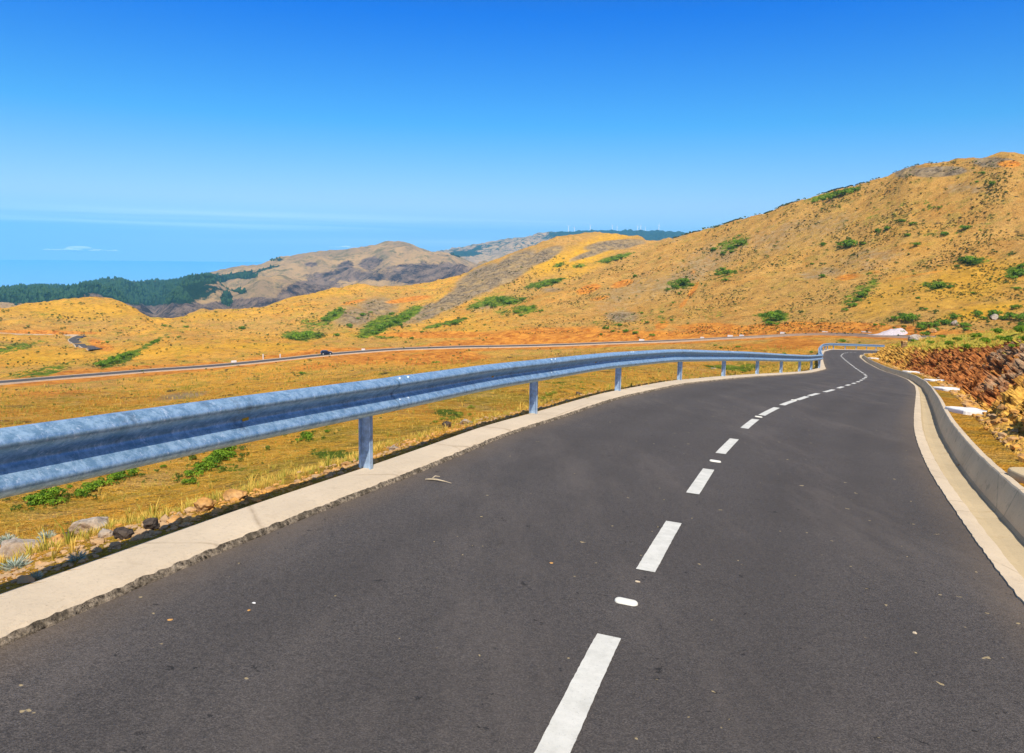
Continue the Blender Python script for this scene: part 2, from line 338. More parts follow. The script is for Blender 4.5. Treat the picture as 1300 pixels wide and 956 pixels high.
def mat_rough(name,c1,c2,c3,sc=18,b=.8,dist=.03):
    k=N(name,.95,.1); n=k.noise(sc,6,.75); v=k.noise(sc*.2,4,.7)
    c=k.mix(k.ramp(n,[(.36,0.),(.6,1.)]),c1,c2); c=k.mix(k.ramp(v,[(.45,0.),(.62,.8)]),c,c3)
    return k.out(c,k.bump(n,b,dist))
def mat_simple(name,c,rough=.6,spec=.3,metal=0.,sc=None,var=.25):
    k=N(name,rough,spec); k.b.inputs['Metallic'].default_value=metal
    if sc:
        n=k.noise(sc,5,.7); return k.out(k.mix(k.ramp(n,[(.35,0.),(.65,1.)]),tuple(x*(1-var) for x in c[:3]),tuple(min(1,x*(1+var)) for x in c[:3])),k.bump(n,.2,.01))
    return k.out(c)
def mat_metal():
    k=N('galvanised_steel',.40,.5); k.b.inputs['Metallic'].default_value=.6
    n=k.noise(14,7,.85); st=k.noise(30,5,.8,k.mapping((1,1,.35))); c=k.mix(k.ramp(n,[(.42,0.),(.58,1.)]),(.22,.38,.52),(.46,.64,.78))
    c=k.mix(k.ramp(st,[(.57,0.),(.64,.7)]),c,(.78,.87,.95)); c=k.mix(k.ramp(k.noise(3,6,.8),[(.56,0.),(.66,.6)]),c,(.14,.18,.23))
    return k.out(c,k.bump(n,.12,.01),k.ramp(n,[(.3,.38),(.7,.58)]))
def mat_leaf(name,c1,c2,sc=3.):
    k=N(name,.7,.2); k.b.inputs['Subsurface Weight'].default_value=0
    a=k.attr('tint').outputs['Fac']; c=k.mix(a,c1,c2)
    t=k.n.new('ShaderNodeBsdfTranslucent'); k.l.new(c,t.inputs[0]); mx=k.n.new('ShaderNodeMixShader'); mx.inputs[0].default_value=.25
    k.l.new(k.b.outputs[0],mx.inputs[1]); k.l.new(t.outputs[0],mx.inputs[2]); k.l.new(mx.outputs[0],k.n['Material Output'].inputs[0])
    return k.out(c)
M={}
M['terrain']=mat_terrain(); M['asphalt']=mat_asphalt()
M['kerb']=mat_concrete('kerb_concrete',(.62,.49,.34),(.34,.25,.16),.3)
M['kerbface']=mat_rough('kerb_broken_face',(.02,.016,.012),(.55,.43,.30),(.10,.08,.055),30,1.0,.04)
M['gutfloor']=mat_concrete('gutter_floor_concrete',(.52,.40,.24),(.40,.28,.14),.5)
M['gutwall']=mat_concrete('gutter_wall_concrete',(.74,.56,.34),(.22,.18,.12),.7)
M['paint']=None
k=N('road_paint',.7,.3); n=k.noise(90,5,.8); n2=k.noise(8,5,.7)
M['paint']=k.out(k.mix(k.ramp(n,[(.28,.8),(.42,0.)]),k.mix(k.ramp(n2,[(.4,0.),(.7,1.)]),(.64,.61,.54),(.50,.48,.42)),(.2,.18,.16)),k.bump(n,.3,.004))
M['metal']=mat_metal()
M['postm']=mat_simple('galvanised_post',(.42,.56,.72,1),.5,.4,.35,14,.3)
M['bolt']=mat_simple('bolt_steel',(.6,.68,.75,1),.4,.5,.6)
M['amber']=mat_simple('amber_reflector',(.85,.42,.02,1),.25,.5)
M['stud']=mat_simple('white_stud',(.72,.68,.58,1),.45,.4)
M['white']=mat_concrete('whitewashed_concrete',(.80,.77,.73),(.55,.42,.30),.35)
M['leaf']=mat_leaf('bush_leaf',(.035,.10,.008),(.25,.40,.025))
M['leafdark']=mat_leaf('dark_scrub_leaf',(.035,.03,.012),(.14,.19,.02))
M['leafyel']=mat_leaf('yellow_green_leaf',(.12,.17,.015),(.42,.42,.05))
M['grass']=mat_leaf('dry_grass',(.20,.28,.025),(.85,.54,.11))
M['silver']=mat_leaf('silver_leaf',(.22,.28,.20),(.60,.66,.55))
M['forest']=mat_leaf('pine_forest',(.012,.045,.022),(.06,.13,.04))
M['pebble']=mat_rough('loose_stone',(.24,.12,.045),(.72,.35,.08),(.42,.29,.17),5,.6,.02)
M['boulder']=mat_rough('grey_boulder',(.20,.16,.13),(.52,.44,.35),(.34,.22,.12),9,.8,.03)
M['darkrock']=mat_rough('dark_basalt',(.02,.017,.015),(.13,.10,.08),(.07,.05,.035),9,.8,.03)
M['heap']=mat_rough('crushed_gravel',(.42,.34,.34),(.62,.53,.52),(.5,.42,.4),3,.5,.1)
M['twig']=mat_simple('dry_wood',(.45,.36,.24,1),.8,.2,0,20)
# ------------------------------------------------------------------ mesh helpers
def mesh_np(name,V,Fq,mats=(),mi=None,smooth=True):
    V=np.asarray(V,np.float32); Fq=np.asarray(Fq,np.int32); k=Fq.shape[1]
    me=D.meshes.new(name); me.vertices.add(len(V)); me.vertices.foreach_set('co',V.ravel())
    me.loops.add(Fq.size); me.loops.foreach_set('vertex_index',Fq.ravel())
    me.polygons.add(len(Fq)); me.polygons.foreach_set('loop_start',np.arange(0,Fq.size,k,dtype=np.int32)); me.polygons.foreach_set('loop_total',np.full(len(Fq),k,np.int32))
    for m in mats: me.materials.append(m)
    if mi is not None: me.polygons.foreach_set('material_index',np.asarray(mi,np.int32))
    me.polygons.foreach_set('use_smooth',np.full(len(Fq),smooth)); me.update(calc_edges=True); return me
def mesh_py(name,V,Fs,mats=(),mi=None,smooth=False):
    me=D.meshes.new(name); me.from_pydata([tuple(map(float,v)) for v in V],[],Fs)
    for m in mats: me.materials.append(m)
    for i,p in enumerate(me.polygons):
        p.use_smooth=smooth
        if mi is not None: p.material_index=mi[i]
    me.update(); return me
def obj(name,me,parent=None,loc=None,label=None,cat=None,group=None,kind=None):
    o=D.objects.new(name,me); COL.objects.link(o)
    if loc is not None: o.location=tuple(map(float,loc))
    if parent: o.parent=parent
    tag(o,label,cat,group,kind); return o
def tag(o,label=None,cat=None,group=None,kind=None):
    if label: o['label']=label
    if cat: o['category']=cat
    if group: o['group']=group
    if kind: o['kind']=kind
def grid_faces(nr,nc,wrap=False):
    j,i=np.meshgrid(np.arange(nr-1),np.arange(nc if wrap else nc-1),indexing='ij'); i2=(i+1)%nc
    return np.stack([j*nc+i,j*nc+i2,(j+1)*nc+i2,(j+1)*nc+i],-1).reshape(-1,4)
def fattr(me,name,val,typ='FLOAT'):
    if typ=='FLOAT':
        a=me.attributes.new(name,'FLOAT','POINT'); a.data.foreach_set('value',np.asarray(val,np.float32).ravel())
    else:
        a=me.attributes.new(name,'FLOAT_COLOR','POINT'); v=np.ones((len(val),4),np.float32); v[:,:3]=val; a.data.foreach_set('color',v.ravel())
# ------------------------------------------------------------------ terrain mesh and zones
V=np.stack([X,Y,Z],-1).reshape(-1,3); pu,pv=proj(V); pu=pu.reshape(X.shape); pv=pv.reshape(X.shape)
zA=np.zeros(X.shape+(3,)); zB=np.zeros(X.shape+(3,)); 
def stamp(ch,u,v,ru,rv,ang=0,s=1.,rmin=0,rmax=1e9):
    arr=(zA if ch<3 else zB)[...,ch%3]; a=math.radians(ang)
    m=(RG>=rmin)&(RG<=rmax)&(np.abs(pu-u)<ru*3+rv*3)&(np.abs(pv-v)<ru*3+rv*3)
    du=pu[m]-u; dv=pv[m]-v; x=(du*math.cos(a)-dv*math.sin(a))/ru; y=(du*math.sin(a)+dv*math.cos(a))/rv
    arr[m]=np.maximum(arr[m],s*np.exp(-(x*x+y*y)**1.5*.6))
EA,RO,GR,FO,PU,YE=range(6)
# orange cut beside the far road
wz=np.interp(azw,azte(ug,np.full_like(ug,430.0))[0],I(ug,[(-150,.3),(0,.5),(60,.95),(250,.8),(300,.5),(330,.75),(420,.8),(500,.7),(560,.95),(760,1),(850,.7),(900,1),(1130,1),(1200,.5)]))[None]
zA[...,0]=np.maximum(zA[...,0],wz*(1-sstep(9,19,np.abs(RG-rfg-3))))
for (u,v,ru,rv,an,s) in [(560,425,70,4,0,.9),(610,437,60,6,0,.8),(700,425,90,10,2,.75),(790,426,40,7,0,.8),(520,380,26,3,8,.9),(450,383,18,2.5,12,.6),(747,367,16,5,18,.85),(790,360,14,4,15,.8),(880,368,12,3,55,.8),(868,385,10,3,50,.6),(840,413,10,5,20,.7),(760,379,14,3,10,.6),(700,380,30,6,20,.4),(470,455,60,8,3,.65),(560,455,60,8,3,.85),(400,466,40,6,5,.5),(1010,437,40,8,0,.75),(1000,418,80,5,0,.85),(1090,415,40,6,0,.8),(900,415,50,5,0,.7),(960,440,50,6,2,.5),(60,422,70,2.5,-1,.9),(128,438,18,6,-20,.7),(150,470,90,5,4,.55),(1075,352,16,4,10,.6),(1165,349,40,2,10,.5),(1282,208,14,4,0,.9),(880,345,5,5,0,.4),(1110,345,12,3,0,.4),(1285,340,14,2,10,.3),(60,500,60,5,4,.5),(100,620,30,5,10,.35),(330,590,30,6,20,.35)]:
    stamp(EA,u,v,ru,rv,an,s)
for (u,v,ru,rv,an,s) in [(612,356,34,15,25,1),(580,378,40,9,25,.9),(545,395,25,9,25,.8),(650,340,34,13,30,1),(690,325,24,7,25,.9),(700,368,16,4,0,.5),(625,385,25,7,20,.55),(480,390,28,14,0,.6),(450,402,30,14,0,.6),(520,405,18,10,10,.5),(780,311,36,6,6,.9),(750,322,30,4,18,.7),(832,300,14,8,0,.5),(1190,218,38,6,2,1),(1262,206,26,6,0,.9),(1150,216,14,8,20,.9),(860,300,20,10,20,.4),(900,330,70,24,25,.42),(800,370,60,22,25,.4),(790,402,24,8,0,.6),(1110,330,50,18,5,.4),(1030,350,20,6,0,.5),(700,420,16,4,0,.4),(990,300,60,24,20,.38),(1040,290,60,20,20,.38),(870,352,80,16,22,.45),(1050,345,30,8,0,.45),(1230,240,40,10,0,.4),(235,465,60,4,6,.3),(230,503,40,6,8,.5)]:
    stamp(RO,u,v,ru,rv,an,s,300 if v<470 else 0,1300)
for (u,v,ru,rv,an,s) in [(20,441,34,5,12,.65),(60,471,34,7,14,.6),(30,475,30,5,10,.5),(155,455,26,6,22,.9),(190,437,26,3,28,.6),(60,401,30,10,0,.35),(383,426,26,6,0,.9),(400,412,24,8,0,.5),(424,400,16,6,30,.9),(480,414,26,9,28,1),(513,402,24,6,30,1),(490,428,20,2,0,.6),(636,382,26,6,0,.9),(610,386,20,4,15,.7),(690,360,24,4,12,.9),(577,408,16,3,14,.8),(550,414,16,2.5,12,.7),(781,327,24,3,14,.9),(735,337,12,3,10,.6),(710,336,10,3,20,.6),(665,393,18,6,0,.7),(640,395,14,6,0,.5),(930,309,22,8,15,.6),(922,346,16,6,0,.6),(865,361,20,6,0,.6),(980,402,22,8,0,.7),(1088,375,28,12,35,.5),(1120,275,60,12,10,.3),(1180,262,50,10,0,.3),(1200,296,40,6,5,.35),(1060,246,36,3,14,.8),(1110,355,10,10,0,.5),(780,412,40,6,0,.4),(830,405,36,10,0,.35),(900,398,40,10,0,.35),(1230,290,40,10,0,.3),(1235,332,24,6,0,.6),(1290,345,14,7,0,.8),(1190,362,24,5,0,.6),(940,466,40,4,0,.7),(100,655,100,16,-8,.35),(300,600,80,14,-14,.4),(450,590,60,14,-20,.45),(700,480,60,14,-15,.4),(570,525,30,10,-15,.6),(760,470,60,8,-10,.3),(1020,460,20,6,0,.5)]:
    stamp(GR,u,v,ru,rv,an,s,0,1300)
for (u,v,ru,rv,an,s) in [(100,395,90,12,0,.7),(750,320,50,14,25,1),(700,335,30,12,20,.9),(735,345,40,6,20,.6),(60,455,60,10,0,.6),(220,445,80,7,2,.55),(330,440,60,5,0,.6),(280,402,50,6,0,.6),(400,375,60,5,5,.5),(1230,360,90,26,12,.7),(1130,375,50,20,30,.6),(1180,300,60,20,0,.3),(1250,395,60,10,10,.9)]:
    stamp(YE,u,v,ru,rv,an,s,150,1300)
# far mountain
for (u,v,ru,rv,an,s) in [(40,366,70,16,0,1.3),(130,364,46,8,0,1.2),(190,372,60,13,0,1.2),(240,357,44,7,6,1.1),(290,352,34,4,12,.9),(262,366,24,6,0,.7),(312,350,14,4,0,.9),(288,378,7,10,0,.9),(340,341,20,2,14,.7),(303,370,10,4,0,.7),(600,318,30,4,18,.6),(470,374,12,2.5,0,.8),(508,378,7,3,0,1),(350,330,14,2,0,.5),(590,322,22,4,0,.8)]:
    stamp(FO,u,v,ru,rv,an,s,1900,9000)
for (u,v,ru,rv,an,s) in [(140,380,40,9,-15,1),(180,392,30,12,-30,1),(220,392,26,14,0,1),(280,392,40,8,0,.9),(390,368,36,10,10,1),(440,350,50,8,0,.6),(540,348,48,12,0,1),(470,335,14,8,0,.8),(440,342,10,10,-30,.9),(500,352,50,6,0,.6),(340,384,50,6,0,.9),(570,345,30,10,0,.9),(395,336,8,3,0,.7),(240,402,60,5,0,.8)]:
    stamp(PU,u,v,ru,rv,an,s,1200,3600)
zC=sstep(1300,1700,RG)
zB[...,0]=np.maximum(zB[...,0],sstep(5200,6000,RG)*(.40+.5*sstep(680,735,pu)))
Fq=grid_faces(NR,NA,True)[:, ::-1]
me=mesh_np('ground',V,Fq,[M['terrain']])
fattr(me,'zoneA',zA.reshape(-1,3),'C'); fattr(me,'zoneB',zB.reshape(-1,3),'C'); fattr(me,'zoneC',zC.reshape(-1))
zD=np.clip(sstep(560,760,pu-.6*(pv-420))*sstep(432,418,pv)*(.62+.25*fbm(X/60,Y/60,3,18)),0,1)*(RG>240)*(RG<1300)
for (u,v,ru,rv,s_) in [(90,400,70,12,.55),(330,415,60,12,.5),(40,415,60,6,.5),(480,390,80,20,.5),(250,425,60,6,.5)]: zD=np.maximum(zD,s_*np.exp(-(((pu-u)/ru)**2+((pv-v)/rv)**2))*(RG>300)*(RG<1000))
fattr(me,'zoneD',zD.reshape(-1))
obj('ground',me,kind='structure')
# sea
n=256; a=np.linspace(0,2*math.pi,n,endpoint=False)
rings=[6000,9000,14000,19500]; SV=[(0,0,-400)]+[(r*math.cos(t),r*math.sin(t),-400) for r in rings for t in a]
SF=[[0,1+i,1+(i+1)%n] for i in range(n)]+[[1+k*n+i,1+(k+1)*n+i,1+(k+1)*n+(i+1)%n,1+k*n+(i+1)%n] for k in range(3) for i in range(n)]
M['sea']=mat_simple('sea_water',(.24,.50,.80,1),.3,.5)
obj('sea',mesh_py('sea',SV,SF,[M['sea']]),kind='structure')
# ------------------------------------------------------------------ road
def nearest_idx(P,Q): return np.array([int(np.argmin(((Q-p)**2).sum(1))) for p in P])
sC=arclen(pCL); keep=np.arange(0,len(pCL),1)
iL=np.maximum.accumulate(nearest_idx(pCL,pEL)); iR=np.maximum.accumulate(nearest_idx(pCL,pER))
rows=[]
for k in range(len(pCL)):
    Lp=pEL[iL[k]]; Rp=pER[iR[k]]; c=pCL[k]
    pts=[Lp+(c-Lp)*t for t in (-.03,.2,.4,.6,.8)]+[c]+[c+(Rp-c)*t for t in (.2,.4,.6,.8,1.03)]
    rows.append([(p[0],p[1],float(surf(p[0],p[1]))) for p in pts])
rows=np.array(rows)
_rm=mesh_np('road',rows.reshape(-1,3),grid_faces(rows.shape[0],rows.shape[1])[:, ::-1],[M['asphalt']]); fattr(_rm,'lat',np.tile(np.array([-1.03,-.8,-.6,-.4,-.2,0,.2,.4,.6,.8,1.03]),rows.shape[0])); road=obj('road',_rm,kind='structure')
def sweep(P,Nn,prof,mats,seg_mi=None,rough=None,z=surf,smooth=False,name='x',closed=False):
    """prof: list of (offset, height over surface at the base curve)"""
    prof=np.array(prof); n=len(P); m=len(prof)
    Q=P[:,None,:]+Nn[:,None,:]*prof[None,:,0:1]
    zz=z(P[:,0],P[:,1])[:,None]+prof[None,:,1]
    Vv=np.concatenate([Q,zz[...,None]],-1)
    if rough is not None: Vv=rough(Vv)
    f=grid_faces(n,m,closed); mi=None
    if seg_mi is not None: mi=np.tile(np.array(seg_mi),n-1)
    return mesh_np(name,Vv.reshape(-1,3),f,mats,mi,smooth)
def fine(P,rho_step=.006,mn=.02,i0=0,i1=None):
    P=P[i0:i1]; s=arclen(P); out=[0.0]
    while out[-1]<s[-1]:
        q=np.array([np.interp(out[-1],s,P[:,0]),np.interp(out[-1],s,P[:,1])]); out.append(out[-1]+max(mn,rho_step*np.hypot(*q)))
    t=np.array(out[:-1]); return np.stack([np.interp(t,s,P[:,0]),np.interp(t,s,P[:,1])],1),t
# kerb on the valley side, broken inner edge
iK=int(np.argmin(np.abs(pEL[:,1]+3)))
pk,tk=fine(pEL,.006,.02,iK); nk=normals(pk)
def krough(Vv):
    t=tk; e=fbm(t*7,t*0+.3,4,5); e2=fbm(t*22,t*0+1.7,3,6); big=sstep(.15,.5,fbm(t*.8,t*0+5,3,8))
    for c,(ao,az_) in {1:(.018,.003),2:(.022,.010),3:(.024,.007),4:(.010,.002)}.items():
        e_=fbm(t*13,t*0+c*3.1,4,15+c)
        Vv[:,c,:2]+=nk*((e*.2+e2*.8+e_*.5)*ao*(.35+1.1*sstep(-.1,.35,fbm(t*1.7,t*0+11,3,44)))+.006*big)[:,None]; Vv[:,c,2]+=(e2+e_)*az_
    return Vv
kp=[(-.03,-.06),(-.012,.008),(.0,.02),(.012,.034),(.03,.046),(.10,.053),(.25,.055),(.375,.053),(.385,.046),(.39,-.35)]
km=sweep(pk,nk,kp,[M['kerb'],M['kerbface']],[1,1,1,0,0,0,0,0,0],krough,name='kerb')
obj('kerb',km,kind='structure')
# gutter on the hill side
iG=int(np.argmin(np.abs(pER[:,1]+3)))
pg,tg=fine(pER,.008,.03,iG); ng=-normals(pg)
def grough(Vv):
    t=tg; e=fbm(t*2,t*0+.3,4,25)*.008
    Vv[:,0,:2]+=ng*(fbm(t*9,t*0,4,26)*.02)[:,None]; Vv[:,1,:2]+=ng*(fbm(t*9,t*0,4,26)*.02)[:,None]
    Vv[:,3:5,:2]+=(ng*(fbm(t*3,t*0+7,4,27)*.012)[:,None])[:,None,:]
    Vv[:,8:11,:2]+=(ng*(fbm(t*3,t*0+9,4,28)*.015)[:,None])[:,None,:]; Vv[:,8:11,2]+=(fbm(t*4,t*0+2,4,29)*.012)[:,None]
    return Vv
gp=[(-.005,-.2),(.0,.012),(.07,.008),(.13,-.002),(.17,-.06),(.25,-.075),(.40,-.07),(.42,-.045),(.492,.208),(.502,.222),(.565,.221),(.578,.205),(.58,-.3)]
gm=sweep(pg,ng*gsc(pg)[:,None],gp,[M['kerb'],M['gutfloor'],M['gutwall']],[0,0,0,1,1,1,1,2,0,0,0,0],grough,name='gutter')
obj('gutter',gm,kind='structure')
# lane dashes, studs
def pt_on_center(v):
    cu,cv=proj(np.stack([pCL[:,0],pCL[:,1],surf(pCL[:,0],pCL[:,1])],1)); m=(cu>-900)&(pCL[:,1]>0)
    idx=np.nonzero(m)[0]; k=idx[0]
    for j in range(len(idx)-1):
        if (cv[idx[j]]-v)*(cv[idx[j+1]]-v)<=0:
            f=(cv[idx[j]]-v)/(cv[idx[j]]-cv[idx[j+1]]+1e-9); return sC[idx[j]]+f*(sC[idx[j+1]]-sC[idx[j]])
    return sC[idx[0]]
tr=[(725,663.5),(627,596),(576,557.5),(544,532.5),(527.5,517.6),(514.5,509),(508,503.5),(502.7,499.6),(497.8,494.7),(493,491)]
ds=[tuple(pt_on_center(v) for v in p) for p in tr]
s1=pt_on_center(808); L0=ds[0][1]-ds[0][0]; per=ds[0][0]-0  # first dash below the frame
ds=[(s1-L0,s1)]+ds
k=1
while k<4: ds.insert(0,(ds[0][0]-2.1,ds[0][0]-2.1+L0)); k+=1
last=ds[-1]
while last[1]<sC[-1]-3: last=(last[0]+2.35,last[0]+2.35+1.2); ds.append(last)
ds=ds[:45]
def cpt(s): return np.array([np.interp(s,sC,pCL[:,0]),np.interp(s,sC,pCL[:,1])])
def cdir(s): d=cpt(s+.15)-cpt(s-.15); return d/np.linalg.norm(d)
for a0,a1 in ds:
    if a1>sC[-1]: continue
    m=44 if a0<14+s1 else 12; Vv=[];Fs=[]
    for i in range(m):
        s=a0+(a1-a0)*i/(m-1); c=cpt(s); d=cdir(s); nn=np.array([-d[1],d[0]])
        w=.057
        for sd in (-1,1):
            j=random.uniform(-.0013,.0013); q=c+nn*sd*(w+j)+d*(random.uniform(-.006,.006) if i in(0,m-1) else 0); Vv.append((q[0],q[1],float(surf(*q))+.004))
    Fs=[[2*i,2*i+2,2*i+3,2*i+1][::-1] for i in range(m-1)]
    obj('lane_dash',mesh_py('lane_dash',Vv,Fs,[M['paint']]),road)
def stud_mesh():
    V=[];Fs=[];n=24;rings=[(1.0,0),(.97,.006),(.82,.011),(.5,.013)]
    for s,z in rings:
        for i in range(n):
            a=2*math.pi*i/n; x=.032*(1 if math.cos(a)>0 else -1)+.030*math.cos(a)*s; y=.032*math.sin(a)*s; V.append((x,y,z))
    for k in range(len(rings)-1):
        for i in range(n): Fs.append([k*n+i,k*n+(i+1)%n,(k+1)*n+(i+1)%n,(k+1)*n+i])
    Fs.append([(len(rings)-1)*n+i for i in range(n)]); return mesh_py('road_stud',V,Fs,[M['stud']],smooth=True)
sm=stud_mesh(); first=None
for (u,v,lb) in [(795,765,'white oval road stud between the two lane dashes nearest the viewer'),(908,586,'white oval road stud in the third gap of the centre line from the viewer'),(963,529.5,'white oval road stud in the fifth gap of the centre line'),(1008,508.3,'farthest white oval road stud of the centre line, tiny before the bend')]:
    p=unroad(u,v); o=obj('road_stud',sm,None,(p[0],p[1],float(surf(p[0],p[1]))+.001),lb,'road stud','studs along the centre line')
    s=sC[int(np.argmin(((pCL-p[:2])**2).sum(1)))]; d=cdir(s); o.rotation_euler=(-.04,.04,math.atan2(d[0],-d[1])*1.0+math.pi)
# ------------------------------------------------------------------ guardrail
ends=int(np.argmin(((pKO-unroad(1118,444.6)[:2])**2).sum(1)))
i0=int(np.argmin(np.abs(pKO[:,1]+4)))
pr=resample(off(pKO[i0:ends+1],nEL[i0:ends+1],-.005),.1,4); sr=arclen(pr); nr_=-normals(pr)    # nr_: towards the road
PB=unroad(460,585,.08)[:2]; sp0=sr[int(np.argmin(((pr-PB)**2).sum(1)))]
sp0-=.13; SP=4.42
posts=[s for s in np.arange(sp0-SP*6,sr[-1],SP) if s>.3]
def rp(s): return np.array([np.interp(s,sr,pr[:,0]),np.interp(s,sr,pr[:,1])])
def rn(s): 
    d=rp(s+.2)-rp(s-.2); d/=np.linalg.norm(d); return np.array([d[1],-d[0]]),d
rail=D.objects.new('guardrail',None); COL.objects.link(rail); q=rp(sp0); rail.location=(q[0],q[1],float(surf(*q)))
tag(rail,'galvanised steel crash barrier on posts along the valley edge of the road','guardrail')
RL=np.array(rail.location)
RH=.675
WP=[(.0,.155),(.02,.152),(.072,.122),(.083,.105),(.085,.092),(.076,.074),(.014,.024),(.0,.008),(.0,-.008),(.014,-.024),(.076,-.074),(.085,-.092),(.083,-.105),(.072,-.122),(.02,-.152),(.0,-.155)]
prof=[(o+.095,z+RH) for o,z in WP]; prof=prof+[(o-.005,z) for o,z in prof[::-1]]
joints=[max(0,posts[0]-4)]+[p+.32 for p in posts]+[sr[-1]]
for k in range(len(joints)-1):
    a0,a1=joints[k],min(joints[k+1]+.30,sr[-1])
    if a1-a0<.4: continue
    n=max(6,int((a1-a0)/.18)); ss=np.linspace(a0,a1,n); P=np.array([rp(s) for s in ss]); Nn=np.array([rn(s)[0] for s in ss])
    pf=np.array(prof)[None].repeat(n,0).copy()
    lift=np.clip(1-(a1-ss)/.30,0,1)>0
    pf[:,:,0]+= .014*(~lift)[:,None]
    Q=P[:,None,:]+Nn[:,None,:]*pf[...,0:1]; zz=surf(P[:,0],P[:,1])[:,None]+pf[...,1]
    Vv=np.concatenate([Q,zz[...,None]],-1)-RL
    f=grid_faces(n,pf.shape[1],True); me=mesh_np('beam_panel',Vv.reshape(-1,3),f,[M['metal']],None,True)
    try: me.set_sharp_from_angle(angle=math.radians(50))
    except Exception: pass
    obj('beam_panel',me,rail)
    # amber reflector in the trough
    sm_=(a0+min(joints[k+1],sr[-1]))/2+.3; c=rp(sm_); nn,dd=rn(sm_)
    if np.hypot(*c)<34 and c[1]>2:
        bx=[];
        for x in (-.03,.03):
            for y in (0,.015):
                for z in (-.01,.01):
                    bx.append((c[0]+dd[0]*x+nn[0]*(.098+y),c[1]+dd[1]*x+nn[1]*(.098+y),float(surf(*c))+RH+z))
        obj('reflector',mesh_py('reflector',np.array(bx)-RL,[[0,1,3,2],[4,6,7,5],[0,4,5,1],[2,3,7,6],[0,2,6,4],[1,5,7,3]],[M['amber']]),rail)
def bolt_mesh():
    V=[];Fs=[];n=12
    for r,z in ((.017,0),(.017,.004),(.012,.010),(.005,.012)):
        for i in range(n): a=2*math.pi*i/n; V.append((r*math.cos(a),r*math.sin(a),z))
    for k in range(3):
        for i in range(n): Fs.append([k*n+i,k*n+(i+1)%n,(k+1)*n+(i+1)%n,(k+1)*n+i])
    Fs.append([3*n+i for i in range(n)]); return mesh_py('bolt',V,Fs,[M['bolt']],smooth=True)
bm_=bolt_mesh()
for p in posts:
    c0=rp(p)
    if np.hypot(*c0)>26 or c0[1]<0: continue
    for ds_ in (.40,.56):
        c=rp(p+ds_); nn,dd=rn(p+ds_); z0=float(surf(*c))
        for (o_,z_,tilt) in ((.050,.137,60),(.050,-.058,50)):
            ob=obj('bolt',bm_,rail,(c[0]+nn[0]*(.095+o_+.004)-RL[0],c[1]+nn[1]*(.095+o_+.004)-RL[1],z0+RH+z_-RL[2]+.004))
            ob.rotation_euler=(0,math.radians(90-tilt),math.atan2(nn[1],nn[0]))
def post_mesh():
    pts=[(-.055,-.03),(-.055,.03),(.055,.03),(.055,-.03),(.047,-.03),(.047,.022),(-.047,.022),(-.047,-.03)]
    # C section: web faces the driver's approach, flanges to the far side
    V=[(x,y*.8,z) for z in (-.5,.78) for x,y in pts]; n=8
    Fs=[[i,(i+1)%n,n+(i+1)%n,n+i][::-1] for i in range(n)]; Fs+=[[8,9,14,15],[9,10,13,14],[10,11,12,13]]
    return mesh_py('post',V,Fs,[M['postm']])
pm=post_mesh()
for p in posts:
    c=rp(p); nn,dd=rn(p)
    if c[1]<-3: continue
    c=c+nn*.035
    o=obj('post',pm,rail,(c[0]-RL[0],c[1]-RL[1],float(surf(*c))-RL[2])); o.rotation_euler=(0,0,math.atan2(nn[1],nn[0])+math.pi*0 )
    o.rotation_euler[2]+= math.pi if False else 0
    # spacer block between post and beam
    bx=[(x,y,z) for x in (.0,.068) for y in (-.04,.04) for z in (.58,.77)]
    a=math.atan2(nn[1],nn[0]); ca,sa=math.cos(a),math.sin(a); c2=rp(p)
    Vb=[(c2[0]+ca*(x+.03)-sa*y-RL[0],c2[1]+sa*(x+.03)+ca*y-RL[1],float(surf(*c2))+z-RL[2]) for x,y,z in bx]
    obj('spacer',mesh_py('spacer',Vb,[[0,1,3,2],[4,6,7,5],[0,4,5,1],[2,3,7,6],[0,2,6,4],[1,5,7,3]],[M['postm']]),rail)
# ------------------------------------------------------------------ rock bank on the hill side
def worley(P,s):
    ip=np.floor(P); f1=np.full(len(P),9.); f2=np.full(len(P),9.); idv=np.zeros(len(P))
    for dx in(-1,0,1):
        for dy in(-1,0,1):
            for dz in(-1,0,1):
                c=ip+np.array([dx,dy,dz]); k=c[:,0]*131+c[:,2]*7919
                h1=_hash(k,c[:,1],s);h2=_hash(k,c[:,1],s+1);h3=_hash(k,c[:,1],s+2)
                d=np.sqrt(((c+np.stack([h1,h2,h3],1)-P)**2).sum(1)); idn=_hash(k,c[:,1],s+3)
                m=d<f1; f2=np.where(m,f1,np.minimum(f2,d)); idv=np.where(m,idn,idv); f1=np.where(m,d,f1)
    return f1,f2,idv
iW=int(np.argmin(np.abs(pWO[:,1]-1.0)))
pw,tw=fine(pWO,.0042,.02,iW); nw=-normals(pw)
kk=np.exp(-np.linspace(-2,2,41)**2); kk/=kk.sum()
nw=np.stack([np.convolve(np.pad(nw[:,i],20,mode='edge'),kk,'valid') for i in range(2)],1); nw/=np.linalg.norm(nw,axis=1)[:,None]
ss=np.r_[np.linspace(.30,2.6,110),np.linspace(2.63,7.6,70)]
BX=pw[:,None,0]+nw[:,None,0]*ss[None]; BY=pw[:,None,1]+nw[:,None,1]*ss[None]
rho=np.hypot(BX,BY)
shift=.16*fbm(tw/2.5,tw*0+3,3,81)+.12*fbm(tw/.8,tw*0+9,3,82)
seff=np.maximum(ss[None]-shift[:,None]*sstep(.4,.9,ss)[None],0)
BZ=surf(pw[:,0],pw[:,1])[:,None]+.19+bank_h(seff,rho)
Pn=np.stack([BX,BY,BZ],-1).reshape(-1,3)
rot=np.array([[.9,.1,.4],[-.2,.95,.2],[-.4,-.25,.88]])
Q=Pn@rot.T
